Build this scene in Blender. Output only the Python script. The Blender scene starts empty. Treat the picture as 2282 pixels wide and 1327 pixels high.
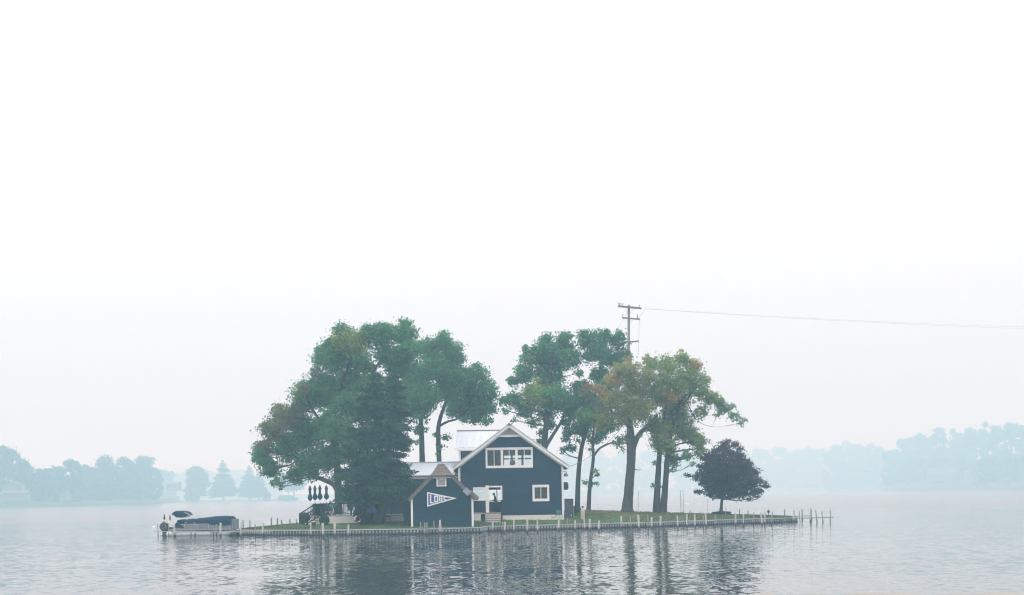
import bpy, math, random
import numpy as np
from mathutils import Vector, Matrix

R = math.radians
random.seed(7)
rng = np.random.default_rng(11)
scene = bpy.context.scene
COL = scene.collection

# ------------------------------------------------------------------ camera
F, CX, HC, CAMZ, ROLL = 3170.0, 1141.0, 1101.0, 3.137, R(0.9)
cam_d = bpy.data.cameras.new("camera")
cam = bpy.data.objects.new("camera", cam_d)
COL.objects.link(cam)
cam_d.sensor_width = 36.0
cam_d.lens = 36.0 * F / 2282.0
cam_d.shift_y = (HC - 663.5) / 2282.0
cam_d.clip_start = 0.5
cam_d.clip_end = 6000
_c, _s = math.cos(ROLL), math.sin(ROLL)
cam.matrix_world = Matrix(((_c, _s, 0, 0), (0, 0, -1, 0), (-_s, _c, 0, CAMZ), (0, 0, 0, 1)))
scene.camera = cam

# ------------------------------------------------------------------ sky, sun, exposure
SUN_EL, SUN_AZ = R(60), R(-115)        # high, to the left and slightly behind the camera, veiled by smoke
VEIL = (7.3, 7.3, 7.6)
world = bpy.data.worlds.new("World")
scene.world = world
world.use_nodes = True
nt = world.node_tree
nt.nodes.clear()
out = nt.nodes.new("ShaderNodeOutputWorld")
bg = nt.nodes.new("ShaderNodeBackground")
sky = nt.nodes.new("ShaderNodeTexSky")
sky.sky_type = 'NISHITA'
sky.sun_disc = False
sky.sun_elevation = SUN_EL
sky.sun_rotation = SUN_AZ
sky.air_density = 1.0
sky.dust_density = 6.0
sky.ozone_density = 1.2
# smoke overcast: the clear sky weakened, plus the standard overcast veil, three times as bright at the zenith as at the horizon
tcw = nt.nodes.new("ShaderNodeTexCoord")
sep = nt.nodes.new("ShaderNodeSeparateXYZ")
nt.links.new(tcw.outputs['Generated'], sep.inputs[0])
clampz = nt.nodes.new("ShaderNodeMath"); clampz.operation = 'MAXIMUM'; clampz.inputs[1].default_value = 0.0
nt.links.new(sep.outputs[2], clampz.inputs[0])
grad = nt.nodes.new("ShaderNodeMath"); grad.operation = 'MULTIPLY_ADD'; grad.inputs[1].default_value = 2.0; grad.inputs[2].default_value = 1.0
nt.links.new(clampz.outputs[0], grad.inputs[0])
veil = nt.nodes.new("ShaderNodeVectorMath"); veil.operation = 'SCALE'
veil.inputs[0].default_value = VEIL
nt.links.new(grad.outputs[0], veil.inputs['Scale'])
weak = nt.nodes.new("ShaderNodeVectorMath"); weak.operation = 'SCALE'; weak.inputs['Scale'].default_value = 0.25
nt.links.new(sky.outputs[0], weak.inputs[0])
addn = nt.nodes.new("ShaderNodeVectorMath"); addn.operation = 'ADD'
nt.links.new(veil.outputs[0], addn.inputs[0]); nt.links.new(weak.outputs[0], addn.inputs[1])
nt.links.new(addn.outputs[0], bg.inputs['Color'])
bg.inputs['Strength'].default_value = 0.1
nt.links.new(bg.outputs[0], out.inputs['Surface'])

sun_d = bpy.data.lights.new("sun", 'SUN')
sun_d.energy = 1.1
sun_d.angle = R(14)
sun_d.color = (1.0, 0.95, 0.88)
sun = bpy.data.objects.new("sun", sun_d)
COL.objects.link(sun)
sdir = Vector((math.sin(SUN_AZ) * math.cos(SUN_EL), math.cos(SUN_AZ) * math.cos(SUN_EL), math.sin(SUN_EL)))
sun.rotation_euler = sdir.to_track_quat('Z', 'Y').to_euler()
sun.location = (20, 60, 80)

scene.view_settings.view_transform = 'Standard'
scene.view_settings.look = 'None'
scene.view_settings.exposure = 0.0
scene.view_settings.gamma = 1.0
scene.view_settings.use_curve_mapping = False
scene.cycles.use_denoising = True
scene.cycles.filter_width = 1.15
scene.cycles.max_bounces = 8
scene.cycles.transparent_max_bounces = 12
scene.cycles.volume_bounces = 1
HAZE_DENSITY = 0.0014
HAZE_COLOR = (0.50, 0.84, 1.0)

# ------------------------------------------------------------------ helpers
def P(px, py, Y):
    """a point at depth Y seen at pixel (px, py) of the photograph"""
    dx, dy = px - CX, py - HC
    x = dx * _c - dy * _s
    z = dx * _s + dy * _c
    return Vector((x * Y / F, Y, CAMZ - z * Y / F))

def water_depth(px, py):
    z = (px - CX) * _s + (py - HC) * _c
    return CAMZ * F / z

MATS = {}
def mat(name, color, rough=0.7, var=0.12, scale=3.0, metal=0.0, stain=None, stretch=None, spec=0.5, bump=0.0):
    if name in MATS:
        return MATS[name]
    m = bpy.data.materials.new(name)
    m.use_nodes = True
    n = m.node_tree
    b = n.nodes['Principled BSDF']
    b.inputs['Roughness'].default_value = rough
    b.inputs['Metallic'].default_value = metal
    b.inputs['Specular IOR Level'].default_value = spec
    tc = n.nodes.new('ShaderNodeNewGeometry')
    vec = tc.outputs['Position']
    if stretch:
        mp = n.nodes.new('ShaderNodeMapping')
        mp.inputs['Scale'].default_value = stretch
        n.links.new(vec, mp.inputs['Vector'])
        vec = mp.outputs[0]
    nz = n.nodes.new('ShaderNodeTexNoise')
    nz.inputs['Scale'].default_value = scale
    nz.inputs['Detail'].default_value = 5
    n.links.new(vec, nz.inputs['Vector'])
    mx = n.nodes.new('ShaderNodeMix')
    mx.data_type = 'RGBA'
    c = np.array(color)
    mx.inputs[6].default_value = (*np.clip(c * (1 - 2 * var), 0, 1), 1)
    mx.inputs[7].default_value = (*np.clip(c * (1 + 2 * var), 0, 1), 1)
    n.links.new(nz.outputs['Fac'], mx.inputs[0])
    res = mx.outputs[2]
    if stain:       # (height, colour): wet and algae-stained up to that height above the lake
        sp = n.nodes.new('ShaderNodeSeparateXYZ')
        n.links.new(tc.outputs['Position'], sp.inputs[0])
        ad = n.nodes.new('ShaderNodeMath'); ad.operation = 'MULTIPLY_ADD'
        n.links.new(nz.outputs['Fac'], ad.inputs[0]); ad.inputs[1].default_value = -0.22
        n.links.new(sp.outputs[2], ad.inputs[2])
        mr = n.nodes.new('ShaderNodeMapRange')
        mr.inputs['From Min'].default_value = stain[0] - 0.18
        mr.inputs['From Max'].default_value = stain[0]
        n.links.new(ad.outputs[0], mr.inputs['Value'])
        m2 = n.nodes.new('ShaderNodeMix'); m2.data_type = 'RGBA'
        m2.inputs[6].default_value = (*stain[1], 1)
        n.links.new(mr.outputs[0], m2.inputs[0])
        n.links.new(res, m2.inputs[7])
        res = m2.outputs[2]
    n.links.new(res, b.inputs['Base Color'])
    if bump:
        bp = n.nodes.new('ShaderNodeBump')
        bp.inputs['Distance'].default_value = bump
        n.links.new(nz.outputs['Fac'], bp.inputs['Height'])
        n.links.new(bp.outputs[0], b.inputs['Normal'])
    MATS[name] = m
    return m

def leaf_mat(name, trans=0.3):
    m = bpy.data.materials.new(name)
    m.use_nodes = True
    n = m.node_tree
    n.nodes.clear()
    o = n.nodes.new('ShaderNodeOutputMaterial')
    at = n.nodes.new('ShaderNodeAttribute'); at.attribute_name = 'tint'
    d = n.nodes.new('ShaderNodeBsdfDiffuse')
    t = n.nodes.new('ShaderNodeBsdfTranslucent')
    g = n.nodes.new('ShaderNodeBsdfGlossy'); g.inputs['Roughness'].default_value = 0.45
    mx = n.nodes.new('ShaderNodeMixShader'); mx.inputs[0].default_value = trans
    m2 = n.nodes.new('ShaderNodeMixShader'); m2.inputs[0].default_value = 0.02
    n.links.new(at.outputs['Color'], d.inputs['Color'])
    n.links.new(at.outputs['Color'], t.inputs['Color'])
    n.links.new(d.outputs[0], mx.inputs[1]); n.links.new(t.outputs[0], mx.inputs[2])
    n.links.new(mx.outputs[0], m2.inputs[1]); n.links.new(g.outputs[0], m2.inputs[2])
    n.links.new(m2.outputs[0], o.inputs['Surface'])
    return m

def glass_mat():
    m = bpy.data.materials.new("window glass")
    m.use_nodes = True
    n = m.node_tree
    n.nodes.clear()
    o = n.nodes.new('ShaderNodeOutputMaterial')
    tr = n.nodes.new('ShaderNodeBsdfTransparent'); tr.inputs[0].default_value = (0.86, 0.92, 0.92, 1)
    gl = n.nodes.new('ShaderNodeBsdfGlossy'); gl.inputs['Roughness'].default_value = 0.02
    fr = n.nodes.new('ShaderNodeFresnel'); fr.inputs[0].default_value = 1.5
    mx = n.nodes.new('ShaderNodeMixShader')
    n.links.new(fr.outputs[0], mx.inputs[0])
    n.links.new(tr.outputs[0], mx.inputs[1]); n.links.new(gl.outputs[0], mx.inputs[2])
    n.links.new(mx.outputs[0], o.inputs['Surface'])
    return m

class MB:
    def __init__(self):
        self.v, self.f = [], []
    def add(self, vs, fs):
        b = len(self.v)
        self.v.extend([tuple(p) for p in vs])
        self.f.extend([tuple(b + i for i in q) for q in fs])
        return self
    def box(self, x0, x1, y0, y1, z0, z1):
        return self.add([(x0, y0, z0), (x1, y0, z0), (x1, y1, z0), (x0, y1, z0), (x0, y0, z1), (x1, y0, z1), (x1, y1, z1), (x0, y1, z1)],
                        [(0, 3, 2, 1), (4, 5, 6, 7), (0, 1, 5, 4), (1, 2, 6, 5), (2, 3, 7, 6), (3, 0, 4, 7)])
    def prism(self, poly, y0, y1):
        """polygon of (x, z) extruded along y; counter-clockwise seen from -y"""
        n = len(poly)
        vs = [(x, y0, z) for x, z in poly] + [(x, y1, z) for x, z in poly]
        fs = [tuple(range(n)), tuple(range(2 * n - 1, n - 1, -1))]
        fs += [((i + 1) % n, i, n + i, n + (i + 1) % n) for i in range(n)]
        return self.add(vs, fs)
    def beam(self, a, b, w, h=None, up=(0, 0, 1)):
        """rectangular bar from a to b, w across, h along up"""
        a, b = Vector(a), Vector(b)
        h = w if h is None else h
        d = (b - a).normalized()
        s = d.cross(Vector(up))
        if s.length < 1e-4:
            s = d.cross(Vector((1, 0, 0)))
        s.normalize()
        u = s.cross(d)
        vs = []
        for p in (a, b):
            for i, j in ((-1, -1), (1, -1), (1, 1), (-1, 1)):
                vs.append(p + s * (i * w / 2) + u * (j * h / 2))
        return self.add(vs, [(3, 2, 1, 0), (4, 5, 6, 7), (0, 1, 5, 4), (1, 2, 6, 5), (2, 3, 7, 6), (3, 0, 4, 7)])
    def tube(self, pts, rad, n=8, wob=0.0):
        pts = [Vector(p) for p in pts]
        if not hasattr(rad, '__len__'):
            rad = [rad] * len(pts)
        b = len(self.v)
        ref = None
        for k, p in enumerate(pts):
            d = (pts[min(k + 1, len(pts) - 1)] - pts[max(k - 1, 0)]).normalized()
            if ref is None:
                ref = d.cross(Vector((0.3, 0.9, 0.13)))
                if ref.length < 1e-3:
                    ref = d.cross(Vector((1, 0, 0)))
            ref = (ref - d * ref.dot(d)).normalized()
            s = d.cross(ref)
            for i in range(n):
                a = 2 * math.pi * i / n
                r = rad[k] * (1 + (random.uniform(-wob, wob) if wob else 0))
                self.v.append(tuple(p + ref * (r * math.cos(a)) + s * (r * math.sin(a))))
        m = len(pts)
        for k in range(m - 1):
            for i in range(n):
                j = (i + 1) % n
                self.f.append((b + k * n + i, b + k * n + j, b + (k + 1) * n + j, b + (k + 1) * n + i))
        self.f.append(tuple(b + i for i in range(n - 1, -1, -1)))
        self.f.append(tuple(b + (m - 1) * n + i for i in range(n)))
        return self
    def lathe(self, prof, c=(0, 0, 0), n=14, flute=0.0, nf=8):
        """profile of (r, z) turned about the vertical through c"""
        b = len(self.v)
        for r, z in prof:
            for i in range(n):
                a = 2 * math.pi * i / n
                q = r * (1 + flute * math.cos(nf * a))
                self.v.append((c[0] + q * math.cos(a), c[1] + q * math.sin(a), c[2] + z))
        m = len(prof)
        for k in range(m - 1):
            for i in range(n):
                j = (i + 1) % n
                self.f.append((b + k * n + i, b + k * n + j, b + (k + 1) * n + j, b + (k + 1) * n + i))
        self.f.append(tuple(b + i for i in range(n - 1, -1, -1)))
        self.f.append(tuple(b + (m - 1) * n + i for i in range(n)))
        return self

def make_mesh(name, mb, m, smooth=False):
    me = bpy.data.meshes.new(name)
    me.from_pydata(mb.v, [], mb.f)
    me.materials.append(m)
    if smooth:
        me.polygons.foreach_set('use_smooth', [True] * len(me.polygons))
    me.update()
    return me

def setp(o, label=None, cat=None, group=None, kind=None):
    if label: o['label'] = label
    if cat: o['category'] = cat
    if group: o['group'] = group
    if kind: o['kind'] = kind
    return o

def thing(name, label, cat, loc=(0, 0, 0), rz=0.0, group=None):
    o = bpy.data.objects.new(name, None)
    COL.objects.link(o)
    o.location = loc
    o.rotation_euler = (0, 0, rz)
    o.empty_display_size = 0.2
    return setp(o, label, cat, group)

def root_loc(p):
    while p.parent:
        p = p.parent
    return Vector(p.location)

def part(name, mb, m, parent, world=True, smooth=False, kind=None, label=None):
    """a mesh under a thing; world=True: the points are in world space and the thing is not turned"""
    if world:
        l = root_loc(parent)
        mb.v = [(x - l.x, y - l.y, z - l.z) for x, y, z in mb.v]
    o = bpy.data.objects.new(name, make_mesh(name, mb, m, smooth))
    COL.objects.link(o)
    o.parent = parent
    return setp(o, label=label, kind=kind)

def solo(name, mb, m, label=None, cat=None, group=None, kind=None, smooth=False, origin=None):
    if origin is not None:
        mb.v = [(x - origin[0], y - origin[1], z - origin[2]) for x, y, z in mb.v]
    o = bpy.data.objects.new(name, make_mesh(name, mb, m, smooth))
    COL.objects.link(o)
    if origin is not None:
        o.location = origin
    return setp(o, label, cat, group, kind)

ORD = ['first', 'second', 'third', 'fourth', 'fifth', 'sixth', 'seventh', 'eighth', 'ninth', 'tenth', 'eleventh', 'twelfth', 'thirteenth', 'fourteenth', 'fifteenth', 'sixteenth', 'seventeenth']

# ------------------------------------------------------------------ materials
white = mat('white trim paint', (0.80, 0.79, 0.76), 0.55, 0.05, 2.0)
skirtw = mat('cream skirting paint', (0.70, 0.67, 0.62), 0.65, 0.09, 1.2, stretch=(0.4, 1, 3))
navy = mat('navy siding paint', (0.010, 0.030, 0.066), 0.8, 0.24, 0.6, stretch=(0.5, 1, 2.5), spec=0.12)
teal = mat('slate blue shed paint', (0.010, 0.036, 0.060), 0.8, 0.24, 0.6, stretch=(0.5, 1, 2.5), spec=0.12)
darkrail = mat('dark railing paint', (0.012, 0.020, 0.032), 0.8, 0.1, 3, spec=0.12)
metalroof = mat('pale metal roofing', (0.52, 0.57, 0.62), 0.5, 0.10, 1.0, metal=0.0, stretch=(3, 0.4, 0.4))
galv = mat('galvanised steel', (0.30, 0.34, 0.38), 0.5, 0.18, 5, metal=0.5)
shingle = mat('weathered cedar shingles', (0.165, 0.135, 0.112), 0.9, 0.48, 9.0)
brown = mat('brown gutter', (0.20, 0.14, 0.10), 0.7, 0.1, 3)
louvre = mat('weathered louvre wood', (0.40, 0.375, 0.35), 0.85, 0.2, 6, stretch=(0.4, 1, 4))
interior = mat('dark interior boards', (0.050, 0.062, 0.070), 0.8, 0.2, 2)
pilingm = mat('weathered mooring post', (0.47, 0.455, 0.435), 0.85, 0.28, 5, stretch=(3, 3, 0.6), stain=(0.22, (0.05, 0.05, 0.045)))
greypost = mat('grey bare wood post', (0.27, 0.26, 0.25), 0.9, 0.22, 5, stretch=(3, 3, 0.6), stain=(0.22, (0.04, 0.04, 0.04)))
ribm = mat('lightened piling rib', (0.40, 0.43, 0.45), 0.75, 0.25, 1.3, stain=(0.10, (0.035, 0.040, 0.040)))  # ribs lightened against the sheet; recess shade is put into the colour
sheetm = mat('steel sheet piling', (0.085, 0.11, 0.13), 0.8, 0.22, 1.6, stain=(0.12, (0.030, 0.036, 0.038)))  # dark tone carries the shade between the ribs; waterline stain is real
capm = mat('seawall cap', (0.40, 0.40, 0.38), 0.8, 0.2, 2.0)
grassm = mat('lawn', (0.070, 0.118, 0.040), 0.95, 0.38, .55, spec=0.1, bump=0.04)
bark = mat('bark', (0.062, 0.056, 0.052), 0.95, 0.28, 4.0, stretch=(3, 3, 0.5), spec=0.1, bump=0.05)
farbark = mat('far bark', (0.08, 0.08, 0.075), 0.95, 0.2, 2.0, spec=0.1)
polewood = mat('utility pole wood', (0.17, 0.16, 0.15), 0.9, 0.2, 4, stretch=(3, 3, 0.4))
cable = mat('cable', (0.10, 0.10, 0.10), 0.6, 0.05, 3)
navycloth = mat('navy canvas', (0.016, 0.036, 0.090), 0.9, 0.16, 4, spec=0.1)
boatcover = mat('boat cover canvas', (0.010, 0.034, 0.068), 0.9, 0.2, 3, spec=0.1)
alum = mat('aluminium', (0.55, 0.57, 0.60), 0.4, 0.1, 4, metal=0.4)
boatw = mat('boat side panel', (0.17, 0.20, 0.24), 0.4, 0.06, 2)
seatm = mat('boat seat vinyl', (0.48, 0.42, 0.36), 0.6, 0.1, 4)
motor_m = mat('outboard cowling', (0.035, 0.042, 0.055), 0.35, 0.1, 4)
blackm = mat('black plastic', (0.015, 0.017, 0.02), 0.5, 0.1, 4)
leafm = leaf_mat('leaves', 0.42)
needlem = leaf_mat('needles', 0.12)
glass = glass_mat()

# ------------------------------------------------------------------ lake
def water_material():
    m = bpy.data.materials.new('lake water')
    m.use_nodes = True
    n = m.node_tree
    b = n.nodes['Principled BSDF']
    b.inputs['Base Color'].default_value = (0.060, 0.072, 0.076, 1)
    b.inputs['IOR'].default_value = 1.48
    g = n.nodes.new('ShaderNodeNewGeometry')
    # open water beyond the lee of the island is ruffled by fine wind ripples
    sy = n.nodes.new('ShaderNodeSeparateXYZ')
    n.links.new(g.outputs['Position'], sy.inputs[0])
    rr = n.nodes.new('ShaderNodeMapRange')
    rr.inputs['From Min'].default_value = 125; rr.inputs['From Max'].default_value = 230
    rr.inputs['To Min'].default_value = 0.03; rr.inputs['To Max'].default_value = 0.17
    n.links.new(sy.outputs[1], rr.inputs['Value'])
    # the calm lee tapers away from the island
    ab = n.nodes.new('ShaderNodeMath'); ab.operation = 'DIVIDE'
    n.links.new(sy.outputs[0], ab.inputs[0]); n.links.new(sy.outputs[1], ab.inputs[1])
    ab2 = n.nodes.new('ShaderNodeMath'); ab2.operation = 'ABSOLUTE'
    n.links.new(ab.outputs[0], ab2.inputs[0])
    rx = n.nodes.new('ShaderNodeMapRange')
    rx.inputs['From Min'].default_value = .165; rx.inputs['From Max'].default_value = .225
    rx.inputs['To Min'].default_value = 0.03; rx.inputs['To Max'].default_value = 0.10
    n.links.new(ab2.outputs[0], rx.inputs['Value'])
    mxr = n.nodes.new('ShaderNodeMath'); mxr.operation = 'MAXIMUM'
    n.links.new(rr.outputs[0], mxr.inputs[0]); n.links.new(rx.outputs[0], mxr.inputs[1])
    n.links.new(mxr.outputs[0], b.inputs['Roughness'])
    def slopes(scale, stretch, detail, amp, rz):
        """a field of small surface slopes: two independent noises, one per direction"""
        mp = n.nodes.new('ShaderNodeMapping')
        mp.inputs['Scale'].default_value = (stretch, 1, 1)
        mp.inputs['Rotation'].default_value = (0, 0, rz)
        n.links.new(g.outputs['Position'], mp.inputs['Vector'])
        t = n.nodes.new('ShaderNodeTexNoise')
        t.inputs['Scale'].default_value = scale
        t.inputs['Detail'].default_value = detail
        t.inputs['Roughness'].default_value = 0.55
        n.links.new(mp.outputs[0], t.inputs['Vector'])
        sb = n.nodes.new('ShaderNodeVectorMath'); sb.operation = 'SUBTRACT'
        n.links.new(t.outputs['Color'], sb.inputs[0]); sb.inputs[1].default_value = (.5, .5, .5)
        ml = n.nodes.new('ShaderNodeVectorMath'); ml.operation = 'MULTIPLY'
        n.links.new(sb.outputs[0], ml.inputs[0]); ml.inputs[1].default_value = (amp * .6, amp, 0)
        return ml
    # wind patches: the ripples come and go over some metres
    pt = n.nodes.new('ShaderNodeTexNoise'); pt.inputs['Scale'].default_value = 0.07; pt.inputs['Detail'].default_value = 3
    pm = n.nodes.new('ShaderNodeMapping'); pm.inputs['Scale'].default_value = (.6, 1.4, 1)
    n.links.new(g.outputs['Position'], pm.inputs['Vector']); n.links.new(pm.outputs[0], pt.inputs['Vector'])
    pr = n.nodes.new('ShaderNodeMapRange'); pr.inputs['From Min'].default_value = .35; pr.inputs['From Max'].default_value = .68
    pr.inputs['To Min'].default_value = .4; pr.inputs['To Max'].default_value = 1.25
    n.links.new(pt.outputs['Fac'], pr.inputs['Value'])
    w1 = slopes(1.75, 1.6, 1.6, WAVE, .08)
    w2 = slopes(.3, .9, 1.0, WAVE * .2, -.3)
    ad = n.nodes.new('ShaderNodeVectorMath'); ad.operation = 'ADD'
    n.links.new(w1.outputs[0], ad.inputs[0]); n.links.new(w2.outputs[0], ad.inputs[1])
    sc = n.nodes.new('ShaderNodeVectorMath'); sc.operation = 'SCALE'
    n.links.new(ad.outputs[0], sc.inputs[0]); n.links.new(pr.outputs[0], sc.inputs['Scale'])
    a2 = n.nodes.new('ShaderNodeVectorMath'); a2.operation = 'ADD'; a2.inputs[1].default_value = (0, 0, 1)
    n.links.new(sc.outputs[0], a2.inputs[0])
    nm = n.nodes.new('ShaderNodeVectorMath'); nm.operation = 'NORMALIZE'
    n.links.new(a2.outputs[0], nm.inputs[0])
    n.links.new(nm.outputs[0], b.inputs['Normal'])
    return m
WAVE = 0.245
lake = solo('lake', MB().add([(-2380, -58, 0), (2380, -58, 0), (2380, 2560, 0), (-2380, 2560, 0)], [(0, 1, 2, 3)]), water_material(), kind='structure')
lake['label'] = 'calm grey lake with small ripples'

# ------------------------------------------------------------------ island
FRONT = [(520, 1192.5), (600, 1193.5), (700, 1193), (800, 1192.5), (930, 1191), (1000, 1189), (1070, 1187), (1084, 1184.5), (1150, 1182.5), (1200, 1181.5), (1336, 1178), (1480, 1173.6), (1600, 1169.2), (1700, 1166), (1775, 1164)]
FU = [(px - CX) / F for px, _ in FRONT]
FY = [water_depth(px, py) for px, py in FRONT]
BU = [(px - CX) / F for px in (520, 560, 620, 700, 900, 1100, 1300, 1500, 1650, 1750, 1775)]
BY = [119.8, 127, 134, 142, 150, 156, 156, 152, 149, 145.5, 141]
AU = [(px - CX) / F for px in (520, 600, 700, 900, 1150, 1310, 1480, 1600, 1700, 1775)]
AA = [.05, .22, .42, .65, .9, .95, .6, .38, .2, .04]
def yf(u): return float(np.interp(u, FU, FY))
def yb(u): return float(np.interp(u, BU, BY))
WALLTOP = 0.40
def ground(x, y):
    u = x / y
    a, b = yf(u), yb(u)
    t = min(max((y - a) / max(b - a, .1), 0), 1)
    return WALLTOP + float(np.interp(u, AU, AA)) * math.sin(math.pi * t)
def on_ground(px, Y):
    x = (px - CX) * Y / F
    return Vector((x, Y, ground(x, Y)))

mb = MB()
us = sorted(set(list(np.linspace(FU[0], FU[-1], 130)) + FU))
NT = 28
for u in us:
    a, b = yf(u), yb(u)
    for k in range(NT + 1):
        y = a + (b - a) * k / NT
        x = u * y
        bumpz = 0.025 * math.sin(x * 1.3 + y * .7) * math.sin(y * .9) if 0 < k < NT else 0
        mb.v.append((x, y, ground(x, y) + bumpz))
for i in range(len(us) - 1):
    for k in range(NT):
        q = i * (NT + 1) + k
        mb.f.append((q, q + NT + 1, q + NT + 2, q + 1))
lawn = solo('island_lawn', mb, grassm, kind='structure', smooth=True)
lawn['label'] = 'low grassy island behind a seawall'

# short blades of grass
def grass_blades(n):
    u = rng.uniform(FU[0] + .004, FU[-1] - .004, n * 2)
    a = np.interp(u, FU, FY); b = np.interp(u, BU, BY)
    t = rng.uniform(0.01, 1, n * 2) ** 1.5 * .9
    y = a + (b - a) * t + .05
    x = u * y
    z = WALLTOP + np.interp(u, AU, AA) * np.sin(math.pi * np.clip((y - a) / (b - a), 0, 1)) - .02
    keep = ~((x > -15.4) & (x < 4.6) & (y > 127) & (y < 136.5))
    x, y, z = x[keep][:n], y[keep][:n], z[keep][:n]
    n = len(x)
    h = rng.uniform(.05, .13, n); w = rng.uniform(.012, .03, n)
    an = rng.uniform(0, math.pi, n); lx = rng.normal(0, .03, n); ly = rng.normal(0, .03, n)
    v = np.empty((n, 3, 3), np.float32)
    v[:, 0] = np.stack([x - w * np.cos(an), y - w * np.sin(an), z], 1)
    v[:, 1] = np.stack([x + w * np.cos(an), y + w * np.sin(an), z], 1)
    v[:, 2] = np.stack([x + lx, y + ly, z + h], 1)
    pt_ = .5 + .5 * np.sin(x * .9 + 1.3 * np.sin(y * .5)) * np.sin(y * .8 + x * .23)
    c = (np.array([.064, .132, .038]) * pt_[:, None] + np.array([.105, .125, .048]) * (1 - pt_[:, None])) * rng.uniform(.6, 1.35, (n, 1)) + rng.uniform(0, .03, (n, 1)) * np.array([1, .6, .1])
    return leaf_mesh('grass', v.reshape(-1, 3), 3, np.repeat(c, 3, 0), leafm)

def leaf_mesh(name, verts, k, cols, m):
    nv = len(verts); nf = nv // k
    me = bpy.data.meshes.new(name)
    me.vertices.add(nv)
    me.vertices.foreach_set('co', np.ascontiguousarray(verts, np.float32).ravel())
    me.loops.add(nv)
    me.loops.foreach_set('vertex_index', np.arange(nv, dtype=np.int32))
    me.polygons.add(nf)
    me.polygons.foreach_set('loop_start', np.arange(0, nv, k, dtype=np.int32))
    me.polygons.foreach_set('loop_total', np.full(nf, k, np.int32))
    me.update(calc_edges=True)
    at = me.attributes.new('tint', 'FLOAT_COLOR', 'POINT')
    rgba = np.ones((nv, 4), np.float32)
    rgba[:, :3] = np.clip(cols, 0, 1)
    at.data.foreach_set('color', rgba.ravel())
    me.materials.append(m)
    return me

g = bpy.data.objects.new('grass', grass_blades(60000))
COL.objects.link(g)
setp(g, 'short green grass covering the island', 'grass', kind='stuff')

# ------------------------------------------------------------------ seawall
def front_path(step):
    pts = []
    for i in range(len(FU) - 1):
        a = Vector((FU[i] * FY[i], FY[i])); b = Vector((FU[i + 1] * FY[i + 1], FY[i + 1]))
        n = max(1, int(round((b - a).length / step)))
        for k in range(n):
            pts.append(a + (b - a) * k / n)
    pts.append(b)
    return pts
wall = thing('seawall', 'corrugated steel seawall with pale cap along the front of the island', 'seawall', (0, 118, 0))
pts = front_path(0.5)
mb = MB()
for p in pts:
    mb.v.append((p.x, p.y + .02, -.7)); mb.v.append((p.x, p.y + .02, WALLTOP - .05))
for i in range(len(pts) - 1):
    mb.f.append((2 * i, 2 * i + 2, 2 * i + 3, 2 * i + 1))
part('sheet_piling', mb, sheetm, wall)
pts = front_path(0.28)
mb = MB()
for p in pts:
    w_ = random.uniform(.055, .075)
    mb.add([(p.x - w_ * 1.25, p.y + .015, -.7), (p.x - w_ * .8, p.y - .10, -.7), (p.x + w_ * .8, p.y - .10, -.7), (p.x + w_ * 1.25, p.y + .015, -.7),
            (p.x - w_ * 1.25, p.y + .015, WALLTOP - .06), (p.x - w_ * .8, p.y - .10, WALLTOP - .06), (p.x + w_ * .8, p.y - .10, WALLTOP - .06), (p.x + w_ * 1.25, p.y + .015, WALLTOP - .06)],
           [(0, 1, 5, 4), (1, 2, 6, 5), (2, 3, 7, 6)])
part('piling_ribs', mb, ribm, wall, kind='stuff')
pts = front_path(2.4)
for i in range(len(pts) - 1):
    a, b = pts[i], pts[i + 1]
    d = (b - a).normalized() * .004
    dz = random.uniform(-.012, .012)
    part('cap_board', MB().beam((a.x + d.x, a.y - .03, WALLTOP + .005 + dz), (b.x - d.x, b.y - .03, WALLTOP + .005 + dz + random.uniform(-.01, .01)), .26, .085), capm, wall)
pts = front_path(1.2)
wale = MB()
for i in range(len(pts) - 1):
    wale.beam((pts[i].x, pts[i].y - .135, .10), (pts[i + 1].x, pts[i + 1].y - .135, .10), .05, .05)
part('waler', wale, mat('rusty waler', (0.10, 0.095, 0.09), .8, .25, 3), wall)
backwall = thing('seawall', 'low steel seawall along the far side of the island', 'seawall', (0, 150, 0))
mb = MB()
bp_ = [(u * np.interp(u, BU, BY), np.interp(u, BU, BY)) for u in np.linspace(BU[0], BU[-1], 120)]
for x, y in bp_:
    mb.v.append((x, y + .03, -.7)); mb.v.append((x, y + .03, WALLTOP + .02))
for i in range(len(bp_) - 1):
    mb.f.append((2 * i + 2, 2 * i, 2 * i + 1, 2 * i + 3))
part('sheet_piling', mb, sheetm, backwall)
mb = MB()
for i in range(len(bp_) - 1):
    mb.beam((bp_[i][0], bp_[i][1], WALLTOP - .02), (bp_[i + 1][0], bp_[i + 1][1], WALLTOP - .02), .2, .07)
part('cap', mb, capm, backwall)

# ------------------------------------------------------------------ mooring posts
def post(px, top, bot, label, group, thick=None, Y=None, m=None):
    Y = Y or water_depth(px, bot)
    base = Vector(((px - CX) * Y / F, Y, 0))
    h = P(px, top, Y).z
    r = thick * random.uniform(.58, .78)
    lx, ly = random.gauss(0, .045), random.gauss(0, .04)
    h += random.uniform(-.11, .09)
    mb = MB()
    mb.tube([(base.x - lx, base.y, -.9), (base.x, base.y, 0), (base.x + lx * h * .6, base.y + ly * h, h * .6), (base.x + lx * h, base.y + ly * h, h), (base.x + lx * h, base.y + ly * h, h + .025)],
            [r * 1.02, r, r * .97, r * .95, r * .55], 9, .03)
    m = m or (pilingm if r > .06 else greypost)
    return solo('mooring_post', mb, m, label, 'post', group, origin=tuple(base))

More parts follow.
